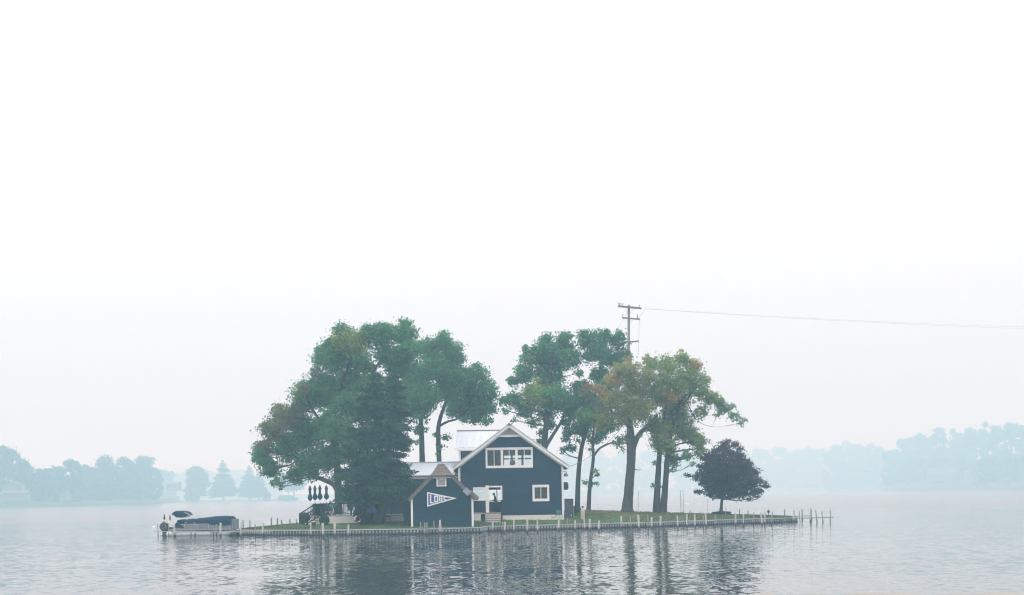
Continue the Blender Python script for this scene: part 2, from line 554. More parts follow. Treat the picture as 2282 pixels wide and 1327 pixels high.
SEGS = [
    ('weathered post of the pontoon boat dock, {} from the left', 'posts of the boat dock',
     [(351, 1168, 1195, .06), (364, 1165, 1188, .11), (375, 1170, 1196, .06), (388, 1173, 1197, .115), (404, 1167, 1190, .10), (424, 1169, 1196, .06), (433, 1169, 1196, .10), (457, 1166, 1190, .11), (474, 1170, 1197, .06), (481, 1170, 1196, .07), (490, 1168, 1197, .12), (517, 1170, 1196, .085), (535, 1167, 1197, .11)]),
    ('pale mooring post off the bare left lawn, {} from the left', 'posts off the left lawn', [(567, 1167, 1196, .07), (584, 1167, 1195, .12)]),
    ('white mooring post in front of the raised deck, {} from the left', 'posts before the deck',
     [(691, 1168, 1197, .09), (719, 1168, 1197, .14), (745, 1167, 1196, .13), (752, 1167, 1190, .08), (775, 1168, 1196, .10)]),
    ('slim post clustered in front of the pennant shed, {} from the left', 'posts clustered before the shed',
     [(937, 1163, 1191, .085), (946, 1167, 1194, .095), (951, 1164, 1193, .08), (967, 1163, 1191, .08), (977, 1162, 1191, .085), (982, 1161, 1191, .095)]),
    ('pale mooring post in front of the blue house, {} from the left', 'posts before the house',
     [(1096, 1160, 1186, .12), (1117, 1163, 1188, .08), (1123, 1163, 1188, .11), (1144, 1160, 1187, .10), (1174, 1160, 1188, .13), (1197, 1162, 1188, .10), (1243, 1158, 1183, .14), (1262, 1155, 1182, .085), (1281, 1158, 1184, .11), (1302, 1155, 1182, .10), (1313, 1157, 1183, .12), (1333, 1158, 1185, .10)]),
    ('pale mooring post in front of the tall trees, {} from the left', 'posts before the tall trees',
     [(1384, 1150, 1179, .13), (1404, 1150, 1178, .09), (1423, 1150, 1180, .13), (1443, 1150, 1180, .08), (1451, 1151, 1179, .11), (1470, 1150, 1177, .11), (1510, 1150, 1178, .09), (1530, 1147, 1176, .10), (1548, 1147, 1176, .11), (1566, 1147, 1175, .08), (1573, 1147, 1175, .11), (1592, 1148, 1174, .085)]),
    ('weathered post between purple maple and right tip, {} from the left', 'posts at the right tip',
     [(1638, 1143, 1172, .10), (1656, 1144, 1171, .09), (1678, 1143, 1170, .085), (1697, 1142, 1171, .12), (1703, 1142, 1170, .10), (1718, 1142, 1171, .085), (1767, 1138, 1164.5, .11), (1782, 1139, 1164.5, .07), (1805, 1135, 1164.5, .11), (1820, 1139, 1164.5, .08), (1833, 1138, 1164.5, .075), (1849, 1138, 1164.5, .075)]),
]
for lab, grp, rows in SEGS:
    for i, (px, t, b, r) in enumerate(rows):
        post(px, t, b, lab.format(ORD[i]), grp, r)
for lab, grp, rows in [
    ('grey post on the far edge of the left lawn, {} from the left', 'posts behind the left lawn',
     [(541, 1160), (556, 1159), (603, 1156), (617, 1156), (628, 1158), (645, 1157), (660, 1157)]),
    ('grey post on the far edge of the right lawn, {} from the left', 'posts behind the right lawn',
     [(1481, 1139), (1502, 1140), (1506, 1141), (1536, 1139), (1560, 1139), (1628, 1138), (1647, 1137), (1667, 1136), (1748, 1137)]),
    ('grey post on the far side of the right tip dock, {} from the left', 'far posts of the tip dock', [(1769, 1136), (1787, 1135), (1808, 1134)])]:
    for i, (px, t) in enumerate(rows):
        u = (px - CX) / F
        Y = yb(min(max(u, BU[0]), BU[-1])) + (.8 if px < 1760 else 5)
        post(px, t, 0, lab.format(ORD[i]), grp, .10 if px > 1600 or px < 700 else .085, Y=Y, m=greypost)

def rail(px0, py0, px1, py1, label, m=greypost, w=.07, dY=-.12):
    a = P(px0, py0, 1); b = P(px1, py1, 1)
    ya = yf(min(max((px0 - CX) / F, FU[0]), FU[-1])) if not isinstance(dY, tuple) else dY[0]
    yb_ = yf(min(max((px1 - CX) / F, FU[0]), FU[-1])) if not isinstance(dY, tuple) else dY[1]
    d = 0 if isinstance(dY, tuple) else dY - .3
    A, B = P(px0, py0, ya + d), P(px1, py1, yb_ + d)
    mid = (A + B) / 2 - Vector((0, 0, .012))
    solo('dock_rail', MB().beam(A, mid, w).beam(mid, B, w), m, label, 'dock rail', 'dock rails', origin=tuple(A))
palewood = mat('pale dock rail', (0.42, 0.40, 0.37), .85, .2, 4)
rail(343, 1185.5, 384, 1184.5, 'short pale rail by the outboard motor at the left end', palewood, .06, (118.0, 118.0))
rail(372, 1185, 517, 1186, 'long pale rail between the posts before the pontoon boat', palewood, .08, (117.5, 116.3))
rail(517, 1186, 606, 1184, 'pale rail from the boat dock to the left lawn', palewood, .07, (116.3, 117.2))
rail(468, 1188, 488, 1188, 'short dark rail joining three posts by the boat', darkrail, .06, (116.2, 116.2))
rail(691, 1186.5, 775, 1184, 'thin dark rail between the posts before the deck', darkrail, .05)
rail(954, 1181.5, 979, 1181, 'short dark rail in the post cluster before the shed', darkrail, .06)
rail(1096, 1178, 1199, 1177.5, 'brown rail between the posts before the porch steps', brown, .05)
rail(1243, 1173.5, 1334, 1171.5, 'pale rail between the posts at the house corner', palewood, .05)
rail(1384, 1168, 1592, 1161, 'long pale rail along the posts before the tall trees', palewood, .05)
rail(1640, 1158, 1770, 1154, 'pale rail along the posts below the purple tree', palewood, .05)
rail(1768, 1155.5, 1858, 1153, 'grey rail along the posts of the right tip', greypost, .10, (132.8, 132.8))
rail(1750, 1151, 1806, 1150, 'grey rail between the far posts of the right tip', greypost, .09, (146.0, 146.0))

# ------------------------------------------------------------------ siding and walls
def strips(zc, lo, hi, ops):
    """yield trapezoids (z0, z1, a0, a1, b0, b1) of a wall between lo(z) and hi(z) with rectangular openings cut out"""
    for z0, z1 in zip(zc[:-1], zc[1:]):
        cuts = sorted([(o[0], o[1]) for o in ops if o[2] < z1 - 1e-4 and o[3] > z0 + 1e-4])
        a0, a1 = lo(z0), lo(z1)
        for c0, c1 in cuts:
            if c0 > max(a0, a1) + .005:
                yield z0, z1, a0, a1, c0, c0
            a0 = a1 = c1
        b0, b1 = hi(z0), hi(z1)
        if b0 > a0 + .005 or b1 > a1 + .005:
            yield z0, z1, a0, a1, max(b0, a0), max(b1, a1)

def clapboard(mb, lo, hi, z0, z1, ops, y, pitch=.18, proud=.036):
    zs = list(np.arange(z0, z1, pitch)) + [z1]
    for o in ops:
        zs += [o[2], o[3]]
    zs = sorted(set(round(z, 3) for z in zs if z0 <= z <= z1))
    for a, b, l0, l1, h0, h1 in strips(zs, lo, hi, ops):
        row0 = z0 + math.floor((a - z0 + 1e-3) / pitch) * pitch
        ya = y - proud * (1 - (a - row0) / pitch); yb2 = y - proud * max(0, 1 - (b - row0) / pitch)
        mb.add([(l0, ya, a), (h0, ya, a), (h1, yb2, b), (l1, yb2, b), (l0, y + .01, a), (h0, y + .01, a)],
               [(0, 1, 2, 3), (1, 0, 4, 5)])
    return mb

def solid_wall(mb, lo, hi, zc, ops, y0, y1):
    zs = sorted(set(list(zc) + [o[2] for o in ops] + [o[3] for o in ops]))
    for a, b, l0, l1, h0, h1 in strips(zs, lo, hi, ops):
        mb.prism([(l0, a), (h0, a), (h1, b), (l1, b)], y0, y1)
    return mb

def window(house, x0, x1, z0, z1, y, units=1, trim=.16, panes=2, label=None):
    """white casing, sash bars and separate panes set in an opening x0..x1, z0..z1 (the casing covers trim around it)"""
    w = part('window', MB().box(x0 - trim, x1 + trim, y - .06, y + .02, z1, z1 + trim).box(x0 - trim, x1 + trim, y - .075, y + .02, z0 - trim, z0)
             .box(x0 - trim, x0, y - .06, y + .02, z0, z1).box(x1, x1 + trim, y - .06, y + .02, z0, z1), white, house, label=label)
    uw = (x1 - x0) / units
    bars = MB()
    for k in range(1, units):
        bars.box(x0 + k * uw - .11, x0 + k * uw + .11, y - .05, y + .05, z0, z1)
    for k in range(units):
        a = x0 + k * uw + (.11 if k else 0); b = x0 + (k + 1) * uw - (.11 if k < units - 1 else 0)
        for j in range(1, panes):
            xm = a + (b - a) * j / panes
            bars.box(xm - .028, xm + .028, y - .02, y + .05, z0, z1)
        bars.box(a, b, y - .02, y + .05, z0, z0 + .05).box(a, b, y - .02, y + .05, z1 - .05, z1)
        for j in range(panes):
            p0 = a + (b - a) * j / panes + .02; p1 = a + (b - a) * (j + 1) / panes - .02
            part('pane', MB().box(p0, p1, y + .012, y + .018, z0 + .04, z1 - .04), glass, w)
    part('sash', bars, white, w)
    return w

# ------------------------------------------------------------------ main house
HY0, HY1 = 127.0, 136.0
HX0, HX1, HXC = -4.73, 4.57, -0.16
EAVE, APEX, BASE, FLOOR, SKIRT = 5.78, 9.22, .60, 1.5, 1.22
house = thing('lake_house', 'navy two-storey clapboard house with white trim and gabled front', 'house', (HXC, HY0, .7))
slope = (APEX - EAVE) / (HX1 - HXC)
lo = lambda z: HX0 if z <= EAVE else HX0 + (z - EAVE) / slope
hi = lambda z: HX1 if z <= EAVE else HX1 - (z - EAVE) / slope
WIN_UP = (-2.14, 1.74, 5.62, 7.11)
WIN_LO = (2.02, 3.14, 2.62, 3.72)
WIN_PO = (-3.32, -2.46, 2.72, 3.62)
DOOR = (-2.06, -1.02, 1.5, 3.74)
ops = [WIN_UP, WIN_LO, WIN_PO, DOOR]
VENT_Z = 8.28
part('siding', clapboard(MB(), lo, hi, SKIRT, VENT_Z, ops, HY0 - .005), navy, house, kind='stuff')
core = MB()
solid_wall(core, lo, hi, [SKIRT, EAVE, APEX - .02], ops, HY0, HY0 + .15)
B_UP = (-.7, 1.9, 5.85, 6.8)
B_DO = (-2.25, -.95, 1.55, 3.55)
B_WI = (-3.65, -2.45, 2.55, 3.7)
solid_wall(core, lo, hi, [.4, EAVE, APEX - .02], [B_UP, B_DO, B_WI], HY1 - .15, HY1)
core.box(HX0, HX0 + .15, HY0 + .15, HY1 - .15, .4, EAVE).box(HX1 - .15, HX1, HY0 + .15, HY1 - .15, .4, EAVE)
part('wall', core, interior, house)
side = MB()
for zz in np.arange(SKIRT, EAVE - .02, .18):
    z1 = min(zz + .18, EAVE)
    side.add([(HX1 + .026, HY0, zz), (HX1 + .026, HY1, zz), (HX1 + .004, HY1, z1), (HX1 + .004, HY0, z1)], [(0, 1, 2, 3)])
    side.add([(HX0 - .026, HY1, zz), (HX0 - .026, HY0, zz), (HX0 - .004, HY0, z1), (HX0 - .004, HY1, z1)], [(0, 1, 2, 3)])
part('side_siding', side, navy, house, kind='stuff')
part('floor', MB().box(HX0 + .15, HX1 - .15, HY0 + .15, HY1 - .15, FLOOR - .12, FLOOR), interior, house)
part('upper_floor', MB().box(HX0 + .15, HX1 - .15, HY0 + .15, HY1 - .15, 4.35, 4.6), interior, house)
part('partition', MB().box(-.75, -.63, HY0 + .15, HY1 - .15, FLOOR, 4.35), interior, house)
part('back_window', MB().box(B_UP[0], B_UP[1], HY1 - .1, HY1 - .02, 6.42, 6.55).box(-.05, .12, HY1 - .1, HY1 - .02, 5.85, 6.8).box(.95, 1.15, HY1 - .1, HY1 - .02, 5.85, 6.8), interior, house)
part('back_door', MB().box(B_DO[0], B_DO[1], HY1 - .1, HY1 - .02, 2.45, 2.52).box(-1.48, -1.4, HY1 - .1, HY1 - .02, 1.55, 3.55), interior, house)
# skirting boards
for k in range(3):
    z0 = .58 + k * .213
    part('skirting_board', MB().box(-.98, HX1 + .05, HY0 - .05 - .012 * (2 - k), HY0 - .004, z0, z0 + .207), skirtw, house)
part('skirting_board', MB().box(HX1 - .01, HX1 + .05, HY0 - .02, HY1, .5, SKIRT), skirtw, house)
# corner boards, frieze and rake boards
for x0, x1 in ((HX0 - .05, HX0 + .15), (HX1 - .13, HX1 + .055)):
    part('corner_board', MB().box(x0, x1, HY0 - .05, HY0 + .1, SKIRT, EAVE + .08), white, house)
part('corner_board', MB().box(HX1 + .03, HX1 + .058, HY0 + .1, HY0 + .3, SKIRT, EAVE), white, house)
OV = .46       # eave overhang measured along x
ex0, ex1 = HX0 - OV, HX1 + OV
ez = EAVE - OV * slope + .12
ap = APEX + .12
def raked(mb, x0, z0, x1, z1, t, y0, y1):
    return mb.prism([(x0, z0 - t), (x1, z1 - t), (x1, z1), (x0, z0)] if x0 < x1 else [(x1, z1 - t), (x0, z0 - t), (x0, z0), (x1, z1)], y0, y1)
for s, xe in ((-1, ex0), (1, ex1)):
    part('rake_board', raked(MB(), xe, ez, HXC, ap, .27, HY0 - .42, HY0 - .36), white, house)
    part('frieze_board', raked(MB(), HX0 if s < 0 else HX1, EAVE - .10, HXC, APEX - .10, .20, HY0 - .05, HY0 - .008), white, house)
    part('soffit', raked(MB(), xe, ez - .22, HXC, ap - .22, .03, HY0 - .36, HY0 - .01), white, house)
    rf = part('roof', raked(MB(), xe + s * .06, ez + .085 - .04 * 0, HXC, ap + .085, .08, HY0 - .46, HY1 + .3), metalroof, house)
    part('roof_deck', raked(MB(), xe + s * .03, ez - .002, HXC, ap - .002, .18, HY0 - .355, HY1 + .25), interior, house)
    part('eave_fascia', MB().box(min(xe, xe + s * .04), max(xe, xe + s * .04), HY0 - .36, HY1 + .3, ez - .25, ez - .01), white, house)
    seams = MB()
    for yy in np.arange(HY0 - .3, HY1 + .2, .45):
        seams.beam((xe, yy, ez + .10), (HXC, yy, ap + .10), .03, .04)
    part('seam', seams, metalroof, rf, kind='stuff')
part('ridge_cap', MB().prism([(HXC - .25, ap + .075 - .25 * slope), (HXC + .25, ap + .075 - .25 * slope), (HXC, ap + .14)], HY0 - .47, HY1 + .31), brown, house)
# louvred vent in the gable peak
vent = part('gable_vent', MB().prism([(lo(VENT_Z), VENT_Z), (hi(VENT_Z), VENT_Z), (HXC, APEX - .02)], HY0 - .03, HY0 - .004), louvre, house)
for zz in np.arange(VENT_Z + .16, APEX - .12, .115):
    a, b = lo(zz) + .04, hi(zz) - .04
    if b > a + .1:
        part('slat', MB().prism([(a, zz), (b, zz), (b - .1, zz + .075), (a + .1, zz + .075)], HY0 - .07, HY0 - .035), louvre, vent)
part('vent_sill', MB().box(lo(VENT_Z) - .05, hi(VENT_Z) + .05, HY0 - .11, HY0 - .012, VENT_Z - .06, VENT_Z + .12), white, house)
window(house, *WIN_UP, HY0, units=3, trim=.17, label='wide white triple window under the gable')
window(house, *WIN_LO, HY0, units=1, trim=.19, label='small square white window')
window(house, *WIN_PO, HY0, units=1, trim=.15, panes=1, label='white porch window beside the door')
# things seen through the upper window
for (x, y, z, w, h, m_) in [(-1.45, 130, 5.05, .5, .75, 'p'), (-.2, 131, 5.0, .9, .5, 'p'), (.9, 132.5, 5.0, .35, .9, 'p')]:
    pass
# porch door: casing, open leaf, step
door = part('door_frame', MB().box(-2.36, -2.06, HY0 - .05, HY0 + .02, 1.5, 3.92).box(-2.06, -1.02, HY0 - .09, HY0 + .02, 3.74, 3.88).box(-1.02, -.86, HY0 - .05, HY0 + .02, 2.6, 3.88), white, house, label='white door frame')
part('door', MB().box(-1.02, -.97, HY0 + .02, HY0 + .9, 1.52, 3.72), navy, house, label='open navy door')
part('door_casing', MB().box(-1.02, -.86, HY0 - .045, HY0 + .02, 1.5, 2.6), navy, house)
# low wing with metal roof, joined to the house
WX0, WX1, WY0, WY1 = -12.95, HX0, 128.2, 134.6
wz = 4.72
wlo = lambda z: WX0; whi = lambda z: WX1 - .06
WDOOR = (-12.2, -11.3, 1.52, 3.6)
part('wing_siding', clapboard(MB(), wlo, whi, 1.4, wz, [WDOOR], WY0 - .005), navy, house, kind='stuff')
part('wing_wall', solid_wall(MB(), wlo, whi, [.4, wz], [WDOOR], WY0, WY0 + .15).box(WX0, WX0 + .15, WY0 + .15, WY1, .4, wz + .3).box(WX0 + .15, WX1, WY1 - .15, WY1, .4, wz).box(WX0 + .15, WX1, WY0 + .15, WY1 - .15, 1.38, 1.5), interior, house)
part('wing_corner_board', MB().box(WX0 - .06, WX0 + .14, WY0 - .05, WY0 + .1, 1.4, wz), white, house)
part('wing_door', MB().box(-12.2, -11.3, WY0 + .05, WY0 + .1, 1.52, 3.6), darkrail, house)
wr = MB().add([(WX0 - .5, WY0 - .55, 4.93), (ex0 + .1, WY0 - .55, 4.93), (ex0 + .1, 131.4, 6.16), (WX0 - .5, 131.4, 6.16), (ex0 + .1, WY1 + .5, 4.9), (WX0 - .5, WY1 + .5, 4.9),
               (WX0 - .5, WY0 - .55, 4.87), (ex0 + .1, WY0 - .55, 4.87), (ex0 + .1, 131.4, 6.10), (WX0 - .5, 131.4, 6.10), (ex0 + .1, WY1 + .5, 4.84), (WX0 - .5, WY1 + .5, 4.84)],
              [(0, 1, 2, 3), (3, 2, 4, 5), (7, 6, 9, 8), (8, 9, 11, 10), (0, 6, 7, 1), (0, 3, 9, 6), (3, 5, 11, 9), (1, 7, 8, 2), (2, 8, 10, 4), (4, 10, 11, 5)])
wroof = part('wing_roof', wr, metalroof, house)
# fill between wing roof and main house wall
part('wing_roof', MB().add([(ex0 + .1, WY0 - .55, 4.93), (HX0 - .03, WY0 - .55, 4.93), (HX0 - .03, 131.4, 6.16), (ex0 + .1, 131.4, 6.16)], [(0, 1, 2, 3)]), metalroof, house)
seams = MB()
for xx in np.arange(WX0 - .4, HX0 - .1, .23):
    seams.beam((xx, WY0 - .55, 4.955), (xx, 131.38, 6.185), .03, .06)
part('seam', seams, metalroof, wroof, kind='stuff')
part('wing_ridge_cap', MB().beam((WX0 - .5, 131.4, 6.19), (HX0 - .03, 131.4, 6.19), .3, .05), metalroof, house)
part('wing_gutter', MB().box(WX0 - .5, HX0 - .06, WY0 - .66, WY0 - .556, 4.80, 4.90), brown, house)
part('wing_fascia', MB().box(WX0 - .45, HX0 - .06, WY0 - .5, WY0 - .02, 4.62, 4.80), white, house)
# cross-gable dormer on the left slope
DX0, DY0, DY1, DRZ, DEZ = -4.72, 129.6, 134.6, 9.06, 7.38
part('dormer_siding', clapboard(MB(), lambda z: DX0, lambda z: HXC - (APEX - z) / slope + .3, 5.9, 7.5, [], DY0), navy, house, kind='stuff')
part('dormer_wall', MB().box(DX0, HXC - 1.2, DY0 + .012, DY0 + .12, 5.9, 7.4).box(DX0, DX0 + .12, DY0 + .12, DY1, 5.9, 7.4).box(DX0, HXC - 1.2, DY1 - .12, DY1, 5.9, 7.4)
     .add([(DX0 + .02, DY0, 7.4), (DX0 + .02, DY1, 7.4), (DX0 + .02, (DY0 + DY1) / 2, 9.0)], [(0, 2, 1)]), navy, house)
part('dormer_corner_board', MB().box(DX0 - .07, DX0 + .1, DY0 - .05, DY0 - .026, 6.0, 7.4), white, house)
dym = (DY0 + DY1) / 2
dr = part('dormer_roof', MB().add([(DX0 - .35, DY0 - .45, DEZ + .03), (-.9, DY0 - .45, DEZ + .03), (-.3, dym, DRZ), (DX0 - .3, dym, DRZ), (-.9, DY1 + .45, DEZ), (DX0 - .35, DY1 + .45, DEZ)], [(0, 1, 2, 3), (3, 2, 4, 5)]), metalroof, house)
seams = MB()
for xx in np.arange(DX0 - .2, -1.0, .30):
    seams.beam((xx, DY0 - .45, DEZ + .06), (xx, dym, DRZ + .03), .035, .07)
part('seam', seams, metalroof, dr, kind='stuff')
part('dormer_ridge_cap', MB().beam((DX0 - .32, dym, DRZ + .02), (-.4, dym, DRZ + .02), .25, .06), brown, house)
part('dormer_fascia', MB().box(DX0 - .45, HXC - 1.3, DY0 - .52, DY0 - .46, DEZ - .2, DEZ + .02), white, house)
part('dormer_soffit', MB().box(DX0 - .2, HXC - 1.3, DY0 - .455, DY0 - .03, DEZ - .28, DEZ - .2), white, house)
# fittings on the right-hand wall
part('wall_lamp', MB().tube([(HX1 + .05, 127.6, 5.05), (HX1 + .3, 127.6, 5.1), (HX1 + .38, 127.6, 4.9)], .03, 6).lathe([(.05, .22), (.17, .1), (.19, -.05), (.13, -.1)], (HX1 + .3, 127.6, 4.72), 12), galv, house)
part('air_conditioner', MB().box(HX1 + .05, HX1 + .42, 127.5, 128.3, 3.42, 4.12).box(HX1 + .42, HX1 + .5, 127.6, 128.2, 3.52, 4.0), navycloth, house, label='dark box hanging on the side wall')
part('utility_meter', MB().box(HX1 + .04, HX1 + .16, 127.3, 127.55, 2.1, 2.4), galv, house)
# glazed sunroom at the far left end
SX0, SX1 = -15.0, -13.02
for xx in (SX0, SX0 + .62, SX0 + 1.28, SX1 - .12):
    part('sunroom_post', MB().box(xx, xx + .14, 128.6, 128.74, 1.5, 3.3), white, house)
part('sunroom_panel', MB().box(SX0, SX1, 128.62, 128.72, 1.5, 1.86).box(SX0, SX1, 128.62, 128.72, 2.5, 2.62), white, house)
part('sunroom_glass', MB().box(SX0 + .14, SX1 - .12, 128.66, 128.68, 1.86, 2.5), glass, house)
part('sunroom_back_wall', MB().box(SX0, SX1, 132.4, 132.5, .6, 3.3).box(SX0, SX0 + .1, 128.75, 132.4, .6, 3.3), interior, house)
part('sunroom_roof', MB().box(SX0 - .2, SX1 + .05, 128.4, 132.7, 3.3, 3.42), metalroof, house)

# furniture behind the upper window, seen against the back window
for x, w, h, lab, kk in ((-1.7, .5, .85, 'dark high-back chair behind the left upper pane', 'chair'), (-.35, .55, .8, 'dark chair behind the middle upper pane', 'chair')):
    c = thing('chair', lab, kk, (x, 133, 4.6))
    part('seat', MB().box(-w / 2, w / 2, -w / 2, w / 2, .42, .5), blackm, c, world=False)
    part('backrest', MB().box(-w / 2, w / 2, w / 2 - .06, w / 2, .5, h + .35), blackm, c, world=False)
    for sx in (-1, 1):
        for sy in (-1, 1):
            part('leg', MB().box(sx * (w / 2 - .03) - .025, sx * (w / 2 - .03) + .025, sy * (w / 2 - .03) - .025, sy * (w / 2 - .03) + .025, 0, .42), blackm, c, world=False)
lamp = thing('table_lamp', 'white lamp shade behind the middle upper pane', 'lamp', (.1, 130.2, 5.35))
part('base', MB().lathe([(.12, 0), (.12, .03), (.03, .05), (.03, .5)], n=10), blackm, lamp, world=False)
part('lamp_shade', MB().lathe([(.3, .45), (.2, .85), (.19, .85), (.28, .46)], n=14), white, lamp, world=False)
tb = thing('side_table', 'low table under the lamp behind the upper window', 'table', (.1, 130.2, 4.6))
part('table_top', MB().box(-.5, .5, -.3, .3, .69, .74), blackm, tb, world=False)
for sx in (-.45, .45):
    for sy in (-.25, .25):
        part('leg', MB().box(sx - .025, sx + .025, sy - .025, sy + .025, 0, .69), blackm, tb, world=False)

# ------------------------------------------------------------------ deck and porch
deck = thing('deck', 'raised deck with dark railing, cream skirting and steps before the wing', 'deck', (-12, 124, .7))
DKX0, DKX1, DKY0 = -17.65, -2.4, 124.2
part('deck_floor', MB().box(DKX0, -13.1, DKY0, 132, 1.40, 1.5).box(-13.1, DKX1, DKY0, 127.9, 1.40, 1.5).box(DKX1, -.95, 125.6, 126.94, 1.40, 1.5), mat('grey deck boards', (.30, .29, .28), .85, .15, 2), deck)
for k in range(4):
    z0 = .62 + k * .195
    for a, b in ((DKX0 + .5, -11.7), (-10.6, -8.9), (-3.55, -2.75)):
        part('skirting_board', MB().box(a, b, DKY0 - .04 - .01 * (3 - k), DKY0 + .02, z0, z0 + .19), skirtw, deck)
def railing(x0, y0, x1, y1, z=1.5, posts=None, h=1.0, dz=0.0):
    n = max(1, int(round(math.hypot(x1 - x0, y1 - y0) / 1.9)))
    for k in range(n + 1):
        t = k / n
        part('rail_post', MB().box(x0 + (x1 - x0) * t - .06, x0 + (x1 - x0) * t + .06, y0 + (y1 - y0) * t - .06, y0 + (y1 - y0) * t + .06, z + dz * t - .02, z + dz * t + h + .03), darkrail, deck)
    part('top_rail', MB().beam((x0, y0, z + h), (x1, y1, z + h + dz), .11, .06), darkrail, deck)
    part('bottom_rail', MB().beam((x0, y0, z + .12), (x1, y1, z + .12 + dz), .06, .06), darkrail, deck)
    bal = MB()
    m = int(math.hypot(x1 - x0, y1 - y0) / .125)
    for k in range(1, m):
        t = k / m
        x, y = x0 + (x1 - x0) * t, y0 + (y1 - y0) * t
        bal.box(x - .017, x + .017, y - .017, y + .017, z + .12 + dz * t, z + h + dz * t)
    part('balusters', bal, darkrail, deck, kind='stuff')
railing(-16.4, DKY0 + .1, -11.75, DKY0 + .1)
railing(-10.55, DKY0 + .1, -8.85, DKY0 + .1)
railing(-8.85, DKY0 + .1, -3.6, DKY0 + .1)
railing(DKX0 + .1, DKY0 + 1.6, DKX0 + .1, 131.9)
railing(DKX0 + .1, 131.9, -13.2, 131.9)
railing(-3.45, 125.6, -2.4, 125.6)
# steps before the wing door (hidden partly by the spruce)
for k in range(4):
    z1 = 1.32 - k * .19
    part('step', MB().box(-11.7, -10.6, DKY0 - .3 * (k + 1), DKY0 - .3 * k - .004, z1 - .04, z1), darkrail, deck)
    part('riser', MB().box(-11.68, -10.62, DKY0 - .3 * (k + 1) + .03, DKY0 - .3 * (k + 1) + .06, z1 - .19, z1 - .042), skirtw, deck)
# porch steps before the house door
for k in range(4):
    z1 = 1.44 - k * .2
    part('step', MB().box(-2.42, -1.0, 125.6 - .3 * (k + 1), 125.6 - .3 * k - .004, z1 - .045, z1), brown, deck)
    part('riser', MB().box(-2.4, -1.02, 125.6 - .3 * (k + 1) + .03, 125.6 - .3 * (k + 1) + .06, z1 - .2, z1 - .047), skirtw, deck)
part('landing', MB().box(-2.6, -.85, 123.9, 124.5, .52, .64), skirtw, deck)
for yy in (125.55, 124.3):
    part('rail_post', MB().box(-.98, -.88, yy - .05, yy + .05, .6, 2.5 if yy > 125 else 1.75), darkrail, deck)
part('rail_post', MB().box(-2.56, -2.46, 124.4, 124.5, .6, 1.7), darkrail, deck)
# corner steps at the left, turned towards the lake
stx, sty = -17.4, DKY0 + .15
d = Vector((-.86, -.5, 0)).normalized(); sd = Vector((-d.y, d.x, 0))
org = Vector((-16.9, DKY0 + .75, 0))
for k in range(4):
    z1 = 1.30 - k * .2
    c = org + d * (.3 * k + .35)
    part('step', MB().beam(c - sd * .75 + Vector((0, 0, z1)), c + sd * .75 + Vector((0, 0, z1)), .32, .05), darkrail, deck)
    part('riser', MB().beam(c + d * .14 - sd * .73 + Vector((0, 0, z1 - .12)), c + d * .14 + sd * .73 + Vector((0, 0, z1 - .12)), .03, .18), skirtw, deck)
c = org + d * 1.75
part('landing', MB().beam(c - sd * .85 + Vector((0, 0, .56)), c + sd * .85 + Vector((0, 0, .56)), .55, .1), skirtw, deck)
for s in (-.8, .8):
    a = org + d * .15 + sd * s; b = org + d * 1.55 + sd * s
    part('rail_post', MB().beam(a + Vector((0, 0, 1.3)), a + Vector((0, 0, 2.55)), .13, .13, (0, 1, 0)), darkrail, deck)
    part('rail_post', MB().beam(b + Vector((0, 0, .5)), b + Vector((0, 0, 1.75)), .14, .14, (0, 1, 0)), darkrail, deck)
    part('hand_rail', MB().beam(a + Vector((0, 0, 2.48)), b + Vector((0, 0, 1.68)), .1, .08), darkrail, deck)
    part('lower_rail', MB().beam(a + Vector((0, 0, 1.6)), b + Vector((0, 0, .8)), .06, .07), darkrail, deck)
    bal = MB()
    for k in range(1, 10):
        q = a + (b - a) * k / 10
        bal.box(q.x - .015, q.x + .015, q.y - .015, q.y + .015, 1.6 - .08 * k, 2.48 - .08 * k)
    part('balusters', bal, darkrail, deck, kind='stuff')
part('privacy_panel', MB().box(-17.2, -16.75, DKY0 + .05, DKY0 + .09, 1.5, 2.5), darkrail, deck)

# closed parasols on the deck
uY = 126.6
for i, (px, top, bot) in enumerate(((691, 1081.5, 1117), (702, 1081, 1115.5), (713, 1080.5, 1114.5), (727.5, 1080.5, 1114))):
    Y = uY + (0, .5, .9, 1.3)[i]
    x = (px - CX) * Y / F
    zt, zb = P(px, top, Y).z, P(px, bot, Y).z
    um = thing('closed_parasol', 'closed navy parasol on the deck, %s' % ('leftmost of four', 'second of four from the left', 'third of four from the left', 'rightmost of four, half behind the spruce')[i], 'parasol', (x, Y, 1.5), group='closed parasols on the deck')
    H = zt - zb
    part('pole', MB().tube([(0, 0, 0), (0, 0, zt - 1.5 - .1)], .024, 7), alum, um, world=False)
    part('base', MB().lathe([(.25, 0), (.25, .05), (.06, .09), (.05, .25)], n=12), blackm, um, world=False)
    s = 1 + random.uniform(-.08, .08)
    part('canopy', MB().lathe([(.05, 0), (.17 * s, .1 * H), (.215 * s, .2 * H), (.16 * s, .34 * H), (.095, .45 * H), (.10, .6 * H), (.115, .72 * H)], (0, 0, zb - 1.5), 20, .10, 6), navycloth, um, world=False)
    part('strap', MB().lathe([(.105, .44 * H), (.112, .45 * H), (.112, .47 * H), (.105, .48 * H)], (0, 0, zb - 1.5), 14), blackm, um, world=False)
    part('vent_flap', MB().lathe([(.15, .70 * H), (.14, .76 * H), (.06, .92 * H), (.02, .97 * H)], (0, 0, zb - 1.5), 18, .06, 6), navycloth, um, world=False)
    part('finial', MB().lathe([(.02, .96 * H), (.032, .985 * H), (.01, 1.0 * H)], (0, 0, zb - 1.5), 8), blackm, um, world=False)

